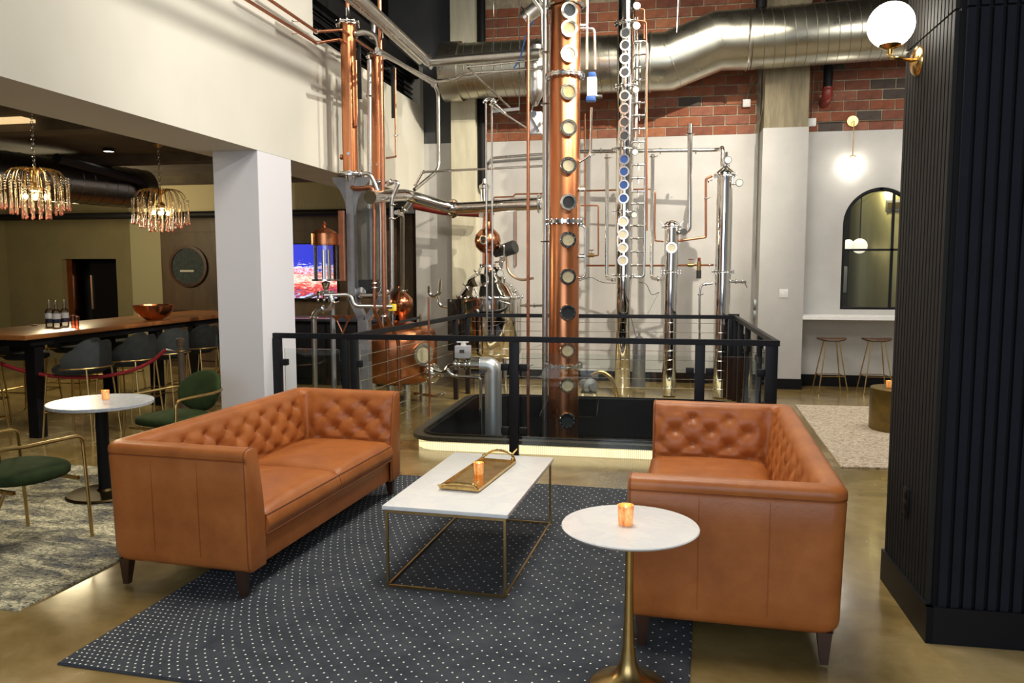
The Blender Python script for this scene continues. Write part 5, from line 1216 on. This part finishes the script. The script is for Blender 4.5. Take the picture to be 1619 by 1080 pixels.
run('steel_trap', 'clamped swan neck steel pipe standing left of the funnels', [aY(522, 468, 8.2), aY(526, 478, 8.2), aY(520, 490, 8.2), aY(505, 489, 8.2), aY(496, 497, 8.2), Vector((aY(496, 520, 8.2).x, 8.2, .0))], .030, steel_b, .10, clamps=[(aY(511, 489, 8.2), (1, 0, 0)), (aY(496, 502, 8.2), (0, 0, 1)), (aY(526, 478, 8.2), (0, 0, 1))])
# black straps hanging
for (px, py0, py1, l_) in ((568, 70, 157, 'black strap hanging between the two slender copper columns'), (622, 105, 187, 'narrow black strap hanging right of the copper pipes')):
    a = aX(px, (py0+py1)/2, -3.5); z1_ = aY(px, py0, a.y).z; z0_ = aY(px, py1, a.y).z
    tag(MB().box((a.x-.03, a.y-.012, z0_), (a.x+.025, a.y+.012, z1_), bev=.008).box((XL-.01, a.y-.012, z1_-.03), (a.x, a.y+.012, z1_-.01)).build('strap', rubber, None, 30), l_, 'strap')
# copper pipes along the upper left wall
pa = [aX(384, -4, XL+.10), aX(500, 68, XL+.10)]
run('copper_wall_pipe', 'lower copper pipe running along the top of the cream wall', [pa[0], pa[1], aY(537, 62, pa[1].y+.1), aX(562, 78, XL+.22)], .016, copper_p, .03, clamps=[(pa[1], (0, 1, 0))])
pb = [aX(418, -6, XL+.10), aX(500, 50, XL+.10)]
run('copper_wall_pipe', 'upper copper pipe running along the top of the cream wall', [pb[0], pb[1], aY(540, 47, pb[1].y+.1), aX(600, 88, XL+.22)], .016, copper_p, .03, clamps=[(pb[1], (0, 1, 0))])
for (x, y, l_) in ((462, 34, 'upper thin wire bracket holding a copper pipe to the wall'), (462, 53, 'lower thin wire bracket holding a copper pipe to the wall')):
    a = aX(x, y, XL); tag(MB().tube([a, a+Vector((.12, .03, 0))], .004, 6).disc(a, (1, 0, 0), .015, .005, 8).build('pipe_bracket', steel), l_, 'bracket')

# spirit safe lantern
ls = aY(515, 444, 8.3)
sl = thing('spirit_safe', 'glass lantern vessel with domed copper lid', 'spirit safe', tuple(ls))
zt_ = aY(515, 386, 8.3).z-ls.z; rs_ = .135
MB().disc((0, 0, 0), (0, 0, 1), rs_+.015, .018, 32).build('base_plate', steel, sl)
MB().lathe([(rs_-.01, .018), (rs_-.01, zt_)], (0, 0, 0), 32).build('glass_cylinder', G_clear, sl)
zz1 = aY(515, 370, 8.3).z-ls.z; zz2 = aY(515, 361, 8.3).z-ls.z
MB().lathe([(rs_+.012, zt_-.01), (rs_+.012, zz1), (rs_*.9, zz1+.020), (rs_*.6, zz1+.050), (rs_*.3, zz1+.066), (.015, zz1+.072), (.010, zz1+.085), (.026, zz1+.105), (.010, zz1+.125), (.012, zz1+.135), (0, zz1+.142)], (0, 0, 0), 32).build('lid', copper, sl, 40)
for i in range(5): a = 2*PI*i/5+.3; MB().tube([(rs_*math.cos(a), rs_*math.sin(a), .01), (rs_*math.cos(a), rs_*math.sin(a), zt_+.01)], .006, 6).build('tie_rod', steel, sl)
MB().torus((0, 0, zt_), (0, 0, 1), rs_+.008, .008, 32, 6).torus((0, 0, zz1), (0, 0, 1), rs_+.008, .006, 32, 6).build('lid_ring', copper_d, sl)
for dx_, r_ in ((-.02, .02), (.04, .014)): MB().tube([(dx_, 0, .018), (dx_, 0, zt_*.85)], r_, 12).build('inner_tube', steel, sl)
MB().lathe([(0, 0), (.05, -.02), (.02, -.12), (0, -.12)], (0, 0, 0), 14).box((-.10, -.03, -.16), (.06, .04, -.11), bev=.01).build('valve_block', steel, sl)
MB().bar((-.24, -.02, -.20), (-.02, -.02, -.13), .06, .02).build('spout', steel, sl, 0)
for dx_ in (-.07, .0, .06): MB().tube([(dx_, -.05, -.14), (dx_+.02, -.1, -.20)], .012, 8).ball((dx_+.02, -.1, -.21), .018, 8).build('tap', steel, sl)
# support pillar down to the floor
MB().tube([(.05, .05, -.11), (.05, .05, -ls.z+.0)], .028, 12).build('pillar', grey_steel, sl)
# copper funnels
fn = thing('copper_funnels', 'twin copper funnels joined on one upright pipe', 'funnel', (aY(542, 540, 8.2).x, 8.2, 0))
zf = aY(542, 522, 8.2).z; zF = aY(542, 503, 8.2).z
MB().tube([(0, 0, 0), (0, 0, zf-.02)], .012, 10).build('stem', copper_p, fn)
for px in (532, 551):
    dx_ = aY(px, 503, 8.2).x-fn.location.x; MB().tube([(0, 0, zf-.03), (dx_*.9, 0, zF-.03)], .011, 8).build('branch', copper_p, fn)
    MB().lathe([(.012, -.03), (.02, -.01), (.05, .012), (.056, .03), (.050, .03), (.012, .0)], (dx_, 0, zF), 20).build('funnel', copper_p, fn)
# insulated pipe with elbow coming out of the pit
iY = 8.0; ix = aY(780, 640, iY).x; iz = aY(770, 578, iY).z
ip = thing('insulated_pipe', 'fat aluminium clad pipe rising from the pit with an elbow', 'pipe', (ix, iY, -.60))
MB().tube([(0, 0, 0), (0, 0, iz+.60-.15)], .088, 28).build('cladding', alu, ip, 50)
MB().tube(fillet([(0, 0, iz+.44), (0, 0, iz+.60), (-.13, 0, iz+.60)], .13, 8), .09, 28).build('elbow', alu, ip, 30)
MB().tube([(-.13, 0, iz+.60), (-.22, 0, iz+.60)], .096, 28).build('end_drum', steel, ip, 40)
for z in (.12, .34, .50): MB().torus((0, 0, z), (0, 0, 1), .089, .004, 28, 5).build('band', steel, ip)
vb = thing('valve_actuator', 'grey actuator box on a steel valve next to the clad pipe', 'valve', tuple(aY(733, 557, iY)))
MB().box((-.085, -.05, -.06), (.07, .06, .07), bev=.008).build('housing', greybox, vb); MB().box((-.03, -.055, .0), (.02, -.048, .03)).build('label_plate', rubber, vb, 0); MB().tube([(0, 0, .07), (0, 0, .12)], .03, 10).box((-.07, -.02, .10), (.05, .03, .13), bev=.005).build('lever', white, vb)
zv = aY(733, 577, iY).z-vb.location.z
b = MB().tube([(-.10, 0, zv), (ix-.2-vb.location.x, 0, zv)], .035, 14)
for dx_ in (-.09, -.05, .02, .06, .09): b.lathe([(.03, -.008), (.055, -.008), (.055, .008), (.03, .008)], (dx_, 0, zv), 18, (1, 0, 0))
b.build('valve_body', steel, vb)
MB().pipe([(-.10, 0, zv), (-.16, .02, zv-.01), (-.22, .03, zv-.10), (-.34, .05, zv-.07)], .024, .08).build('inlet_pipe', steel, vb)
a = aY(720, 593, iY); b2 = aY(760, 597, iY)
run('lower_line', 'thin steel line under the actuator valve turning down into the pit', [aY(708, 585, iY), aY(713, 592, iY), aY(722, 595, iY), b2, Vector((b2.x, iY, -.60))], .016, steel, .03, clamps=[(aY(722, 595, iY), (1, 0, 0))])
vert('thin_riser', 'thin copper pipe standing beside the copper pot still', 677, 470, 8.9, .012, copper_p, zb=0.0)
run('floor_pipe', 'short steel pipe lying low beside the copper pot still legs', [aY(655, 623, 9.6), aY(690, 627, 9.5), aY(704, 622, 9.5)], .022, steel, .04)

# ================================================================== BAR SIDE
# television
tv = thing('television', 'television showing a vivid red and blue picture on the wood wall', 'television', (-5.9, YW-.055, 1.68))
MB().box((-.58, -.03, -.47), (.58, .03, .47), bev=.005).build('casing', blkpaint, tv); MB().box((-.56, -.034, -.45), (.56, -.030, .45)).build('screen', tv_m, tv, 0)
# lounge bar table
bt = thing('bar_table', 'long high wooden bar table with black legs', 'bar table', (-6.66, 9.0, 0))
MB().box((-.52, -2.25, 1.035), (.52, 2.25, 1.085), bev=.008).build('tabletop', barwood, bt)
MB().box((-.44, -2.1, .96), (.44, 2.1, 1.035)).build('apron', blkpaint, bt, 0)
for x in (-.34, .34):
    for y in (-1.95, 0.05, 1.95): MB().box((x-.06, y-.06, 0), (x+.06, y+.06, .96), bev=.003).build('leg', blkpaint, bt, 0)
def bar_stool(label, loc, rz):
    t = thing('velvet_bar_stool', label, 'bar stool', loc, rz, None)
    MB().lathe([(0, .66), (.20, .66), (.225, .68), (.225, .72), (.20, .745), (0, .75)], (0, 0, 0), 28).build('seat', velvet_d, t, 50)
    # wrap-around back: curved shell, front open toward +y
    b = MB(); n_ = 20; rings = []
    for i in range(n_+1):
        a = PI+(-.22+1.44*i/n_)*PI*.0 + (i/n_)*PI; ca, sa = math.cos(a), math.sin(a); f = math.sin(PI*i/n_)
        zt2 = .84+.17*f**.7; th = .045
        prof_ = [(.265, .70), (.285, .74), (.29, zt2-.03), (.275, zt2), (.25, zt2-.01), (.235, zt2-.05), (.235, .76), (.245, .70)]
        rings.append([b.bm.verts.new((ca*p[0]*.97, sa*p[0]*1.0, p[1])) for p in prof_])
    for p_, q_ in zip(rings, rings[1:]):
        for j in range(8): b.bm.faces.new((p_[j], p_[(j+1) % 8], q_[(j+1) % 8], q_[j]))
    b.bm.faces.new(rings[0][::-1]); b.bm.faces.new(rings[-1]); b.build('backrest', velvet_d, t, 60)
    b = MB(); vs = bmesh.ops.create_uvsphere(b.bm, u_segments=20, v_segments=12, radius=1)['verts']
    for v in vs: v.co = (v.co.x*.19, -.17+v.co.y*.06+v.co.x*v.co.x*.10, .90+v.co.z*.13)
    b.build('back_cushion', velvet_d, t, 60)
    MB().tube([(.30*math.cos(PI+PI*i/16), .30*math.sin(PI+PI*i/16), .735) for i in range(17)], .008, 8).build('back_rail', brass, t)
    for sx_ in (-1, 1):
        for y0_, y1_, zt3 in ((.19, .235, .66), (-.20, -.25, .735)): MB().tube([(sx_*.20, y0_, zt3), (sx_*.235, y1_, 0)], .0095, 8).build('leg', brass, t)
    b = MB(); k, z = .225, .28
    for p, q_ in (((-k, .225), (k, .225)), ((k, .225), (k, -.235)), ((k, -.235), (-k, -.235)), ((-k, -.235), (-k, .225))): b.tube([(*p, z), (*q_, z)], .007, 6)
    b.build('footrest', brass, t); return t
bs = bar_stool('charcoal velvet bar stool nearest the camera on the sofa side of the bar table', (-5.93, 7.20, 0), R(96))
bs.scale = (1.07, 1.1, 1)
for y, l_ in ((7.90, 'second charcoal velvet bar stool on the sofa side of the bar table'), (8.56, 'third charcoal velvet bar stool, just behind the rope stanchion'), (9.22, 'fourth charcoal velvet bar stool, right of the rope stanchion'), (9.88, 'fifth charcoal velvet bar stool, cut off by the white column')):
    dup(bs, None, (-5.90+random.uniform(-.02, .02), y, 0), R(93+random.uniform(-5, 5)), l_)
dup(bs, None, (-6.55, 6.42, 0), R(4), 'dark velvet bar stool at the near end of the bar table')
for y, l_ in ((7.45, 'velvet bar stool on the far side of the bar table, nearest of that row'), (8.25, 'velvet bar stool on the far side of the bar table, second of that row'), (9.05, 'velvet bar stool on the far side of the bar table, third of that row'), (9.85, 'velvet bar stool on the far side of the bar table, last of that row')):
    dup(bs, None, (-7.50, y, 0), R(-90+random.uniform(-6, 6)), l_)
# copper bowl, bottles, tumblers, coaster
zb = 1.086
bw = thing('copper_bowl', 'wide fluted copper bowl on the bar table', 'bowl', (-6.33, 9.05, zb))
b = MB(); prof_ = [(.0, .004), (.08, .0), (.10, .008), (.17, .05), (.22, .12), (.235, .19), (.228, .19), (.21, .12), (.16, .06), (.08, .018), (0, .016)]; rings = []
for r_, z in prof_: rings.append([b.bm.verts.new((r_*(1+.045*abs(math.cos(9*PI*j/54)))*math.cos(2*PI*j/54), r_*(1+.045*abs(math.cos(9*PI*j/54)))*math.sin(2*PI*j/54), z)) if r_ > 0 else None for j in range(54)])
for a, c_ in zip(rings, rings[1:]):
    if a[0] is None or c_[0] is None: continue
    for j in range(54): b.bm.faces.new((a[j], a[(j+1) % 54], c_[(j+1) % 54], c_[j]))
b.bm.faces.new(rings[1][::-1]); b.bm.faces.new(rings[-2]); b.build('shell', copper, bw, 45)
botl = None
for (px, py, l_) in ((79, 516, 'clear spirit bottle with dark band, left of three on the bar table'), (90, 517, 'clear spirit bottle with dark band, middle of three on the bar table'), (103, 515, 'clear spirit bottle with dark band, right of three on the bar table')):
    p = fl(px, py, zb)
    if botl is None:
        botl = thing('spirit_bottle', l_, 'bottle', tuple(p), 0, 'spirit bottles on the bar table')
        MB().lathe([(0, 0), (.040, 0), (.043, .006), (.043, .165), (.036, .185), (.016, .20), (.014, .235), (.018, .237), (.018, .247), (.0, .247)], (0, 0, 0), 24).build('glass', G_clear, botl)
        MB().lathe([(.0435, .045), (.0435, .085)], (0, 0, 0), 24).build('dark_label', mat('navy_label', (.015, .02, .05), .5), botl); MB().lathe([(.0437, .09), (.0437, .15)], (0, 0, 0), 24).build('pale_label', mat('pale_label', (.80, .82, .84), .4), botl)
        MB().lathe([(0, .247), (.012, .247), (.017, .275), (.013, .295), (0, .297)], (0, 0, 0), 16).build('stopper', G_clear, botl)
    else: dup(botl, None, tuple(p), 0, l_)
for k, (px, py, l_) in enumerate(((116, 516, 'dark tumbler standing right of the spirit bottles'), (122, 518, 'second dark tumbler standing right of the spirit bottles'))):
    p = fl(px, py, zb); t = thing('tumbler', l_, 'glass', tuple(p), 0, 'dark tumblers on the bar table'); MB().lathe([(0, 0), (.020, 0), (.024, .09), (.030, .13), (.026, .13), (.020, .01), (0, .01)], (0, 0, 0), 18).build('glass', G_amber, t); MB().disc((0, 0, .095), (0, 0, 1), .025, .03, 16).build('dark_rim', darkwood, t)
p = fl(54, 515, zb); tag(MB().lathe([(0, 0), (.035, 0), (.037, .012), (0, .014)], p, 20).build('coaster', barwood), 'small round wooden coaster left of the bottles', 'coaster')
# stanchion and rope
sp_ = Vector((-5.05, 7.65, 0))
sn = thing('rope_stanchion', 'weathered wooden rope post in front of the bar stools', 'stanchion', tuple(sp_))
MB().lathe([(0, 0), (.14, 0), (.145, .012), (.05, .03), (.036, .05)], (0, 0, 0), 28).build('base', bronze, sn); MB().lathe([(.034, .04), (.032, .9), (.040, .91), (.045, .985), (.03, 1.0), (0, 1.0)], (0, 0, 0), 20).build('post', mat('aged_post', (.13, .095, .06), .6, var=(.08, .06, .04), nscale=12), sn); MB().torus((0, 0, .86), (0, 0, 1), .038, .006).build('ring', gold, sn)
hk = Vector((-5.09, 7.62, .86)); e1 = Vector((-5.34, 7.50, .80)); 
pts = [e1]
ends = [(-5.55, 7.44, .68), (-5.75, 7.35, .56), (-5.95, 7.22, .50), (-6.15, 7.10, .49), (-6.35, 6.95, .54), (-6.60, 6.78, .64), (-6.95, 6.55, .78)]
e1 = aY(262, 553, 7.55); tgt = [(240, 572, 7.5), (210, 586, 7.4), (170, 595, 7.3), (130, 597, 7.2), (90, 596, 7.1), (40, 588, 7.0), (0, 575, 6.95), (-60, 548, 6.9)]
rp = thing('barrier_rope', 'sagging red velvet barrier rope clipped to the wooden post', 'rope', tuple(e1))
MB().tube(fillet([Vector((0, 0, 0))]+[aY(*q_)-e1 for q_ in tgt], .15), .019, 12).build('rope', rope, rp, 60)
MB().tube([Vector((0, 0, 0)), (hk-e1)*.5, hk-e1+Vector((-.0, 0, 0))], [.016, .010, .006], 10).build('hook', steel, rp)
# chandeliers
def chandelier(label, c, Rr, H_, nz):
    t = thing('chandelier', label, 'chandelier', tuple(c), 0, None)
    b = MB(); zc_ = BC-.0-c.z
    n_ = int((zc_-H_*.55)/.035)
    for i in range(n_): b.torus((0, 0, H_*.55+i*.035+.015), (1, 0, 0) if i % 2 else (0, 1, 0), .012, .0035, 10, 5)
    b.build('chain', steel, t); MB().lathe([(0, 0), (.05, -.0), (.055, -.03), (.02, -.06), (0, -.06)], (0, 0, zc_), 16).build('canopy', brass, t)
    MB().lathe([(0, .0), (.05, .01), (.06, .04), (.02, .08), (.012, H_*.6), (0, H_*.6)], (0, 0, -.02), 16).build('stem', brass, t)
    drop_me = None
    tiers = ((Rr, 24, .0), (Rr*.74, 18, -.04), (Rr*.42, 12, -.08))
    for r_, cnt, dz_ in tiers:
        for i in range(cnt):
            a = 2*PI*(i+.5*(cnt % 3))/cnt; ca, sa = math.cos(a), math.sin(a)
            pts_ = [(0, 0, H_*.30), (ca*r_*.35, sa*r_*.35, H_*.52), (ca*r_*.8, sa*r_*.8, H_*.45), (ca*r_, sa*r_, H_*.10), (ca*r_, sa*r_, -H_*.18+dz_)]
            MB().tube(fillet(pts_, .12, 4), .0022, 5).build('arm', gold, t)
            if drop_me is None:
                b = MB()
                for k in range(6): b.ball((0, 0, .27-k*.022), .0062, 6)
                b.lathe([(0, .13), (.0035, .125), (.0045, .06), (.0095, .02), (.0105, .012), (.007, .0), (0, -.002)], (0, 0, 0), 10)
                o_ = b.build('glass_drop', G_drop, t, 60); drop_me = o_.data
            else: o_ = bpy.data.objects.new('glass_drop', drop_me); COL.objects.link(o_); o_.parent = t
            o_.location = (ca*r_, sa*r_, -H_*.42+dz_-.02)
    for i in range(4):
        a = PI/4+PI/2*i; MB().ball((.075*math.cos(a), .075*math.sin(a), -.06), .017, 10, (1, 1, 1.5)).build('bulb', glow_bulb, t)
    return t
m, N, L, P = nm('drop_glass'); tc = N.new('ShaderNodeTexCoord'); sp = N.new('ShaderNodeSeparateXYZ'); L.new(tc.outputs['Object'], sp.inputs[0])
a = ramp(N, L, sp.outputs[2], [(.01, (.80, .34, .25)), (.06, (.90, .70, .50)), (.2, (.92, .90, .80))]); L.new(a.outputs[0], P.inputs['Base Color'])
P.inputs['Roughness'].default_value = .05; P.inputs['Transmission Weight'].default_value = .75; P.inputs['IOR'].default_value = 1.45; G_drop = m
c1 = aY(56, 300, 6.0); c2 = aY(254, 328, 8.0)
chandelier('glass drop chandelier hanging nearer, at the left edge', c1, .255, .36, 0)
chandelier('glass drop chandelier hanging farther, beside the white column', c2, .290, .40, 1)
point('chandelier_glow_near', (c1.x, c1.y, c1.z-.02), 9, (1, .72, .40), .06); point('chandelier_glow_far', (c2.x, c2.y, c2.z-.02), 9, (1, .72, .40), .06)
# ceiling duct, downlight, camera, drop panel
bd = thing('bar_duct', 'dark shiny round duct under the bar ceiling', 'duct', (0, 0, 0))
d0, d1 = aY(228, 300, 9.7), aY(30, 258, 7.2)
b = MB().tube([d0, Vector((d1.x-1.2, d1.y-1.6, d0.z))], .26, 36); dv_ = Vector((d1.x-1.2, d1.y-1.6, d0.z))-d0
for i in range(1, 26): b.torus(d0+dv_*(i/26), dv_, .261, .004, 36, 4)
b.build('duct_shell', mat('dark_galvanised', (.20, .20, .22), .28, 1), bd, 50)
MB().pipe([aY(90, 250, 7.4), aY(226, 287, 9.3), aY(232, 310, 9.4)], .05, .1).build('sprinkler_main', blkpaint, bd)
dl = thing('downlight', 'black can downlight glowing under the bar ceiling', 'downlight', tuple(aY(172, 240, 8.3)))
MB().lathe([(.058, 0), (.06, 0), (.06, .16), (0, .16)], (0, 0, 0), 24).build('can', blkpaint, dl); MB().disc((0, 0, .004), (0, 0, 1), .056, .004, 24).build('lens', glow_down, dl); MB().tube([(0, 0, .15), (0, 0, BC-dl.location.z)], .012, 6).build('stem', blkpaint, dl)
lc = fl(14, 196, BC-.03); lo = thing('ceiling_panel_light', 'warm rectangular light panel in the bar ceiling', 'ceiling light', (lc.x, lc.y, BC-.03))
MB().box((-.28, -.16, 0), (.28, .16, .03)).build('diffuser', emit('panel_glow', (1, .72, .36), .6), lo, 0)
kc = aY(262, 280, 12.2); kk = thing('security_camera', 'round security camera high on the wall by the far chandelier', 'camera', tuple(kc))
MB().disc((0, 0, 0), (0, -1, 0), .10, .04, 20).build('mount', white, kk); MB().ball((-.02, -.06, 0), .05, 14).build('dome', rubber, kk)
b = MB().box((-8.6, 12.22, 2.68), (XL-.7, 12.26, BC)); struct(b.build('trim_13', mat('beige_soffit', (.42, .36, .22), .85), smooth=0), 'beige soffit above the wood wall')
# back counter behind the still on the bar side
bk = thing('back_counter', 'dark bar back counter glimpsed behind the railing', 'counter', (-5.0, 11.3, 0))
MB().box((-.9, -.3, 0), (1.15, .3, .95)).build('body', blkpaint, bk, 0); MB().box((-.92, -.34, .95), (1.17, .32, .99), bev=.004).build('worktop', mat('dark_counter', (.03, .035, .05), .2), bk)
for i in range(4): MB().box((-.85+i*.5, -.315, .1), (-.4+i*.5, -.30, .9), bev=.004).build('door', blk, bk)
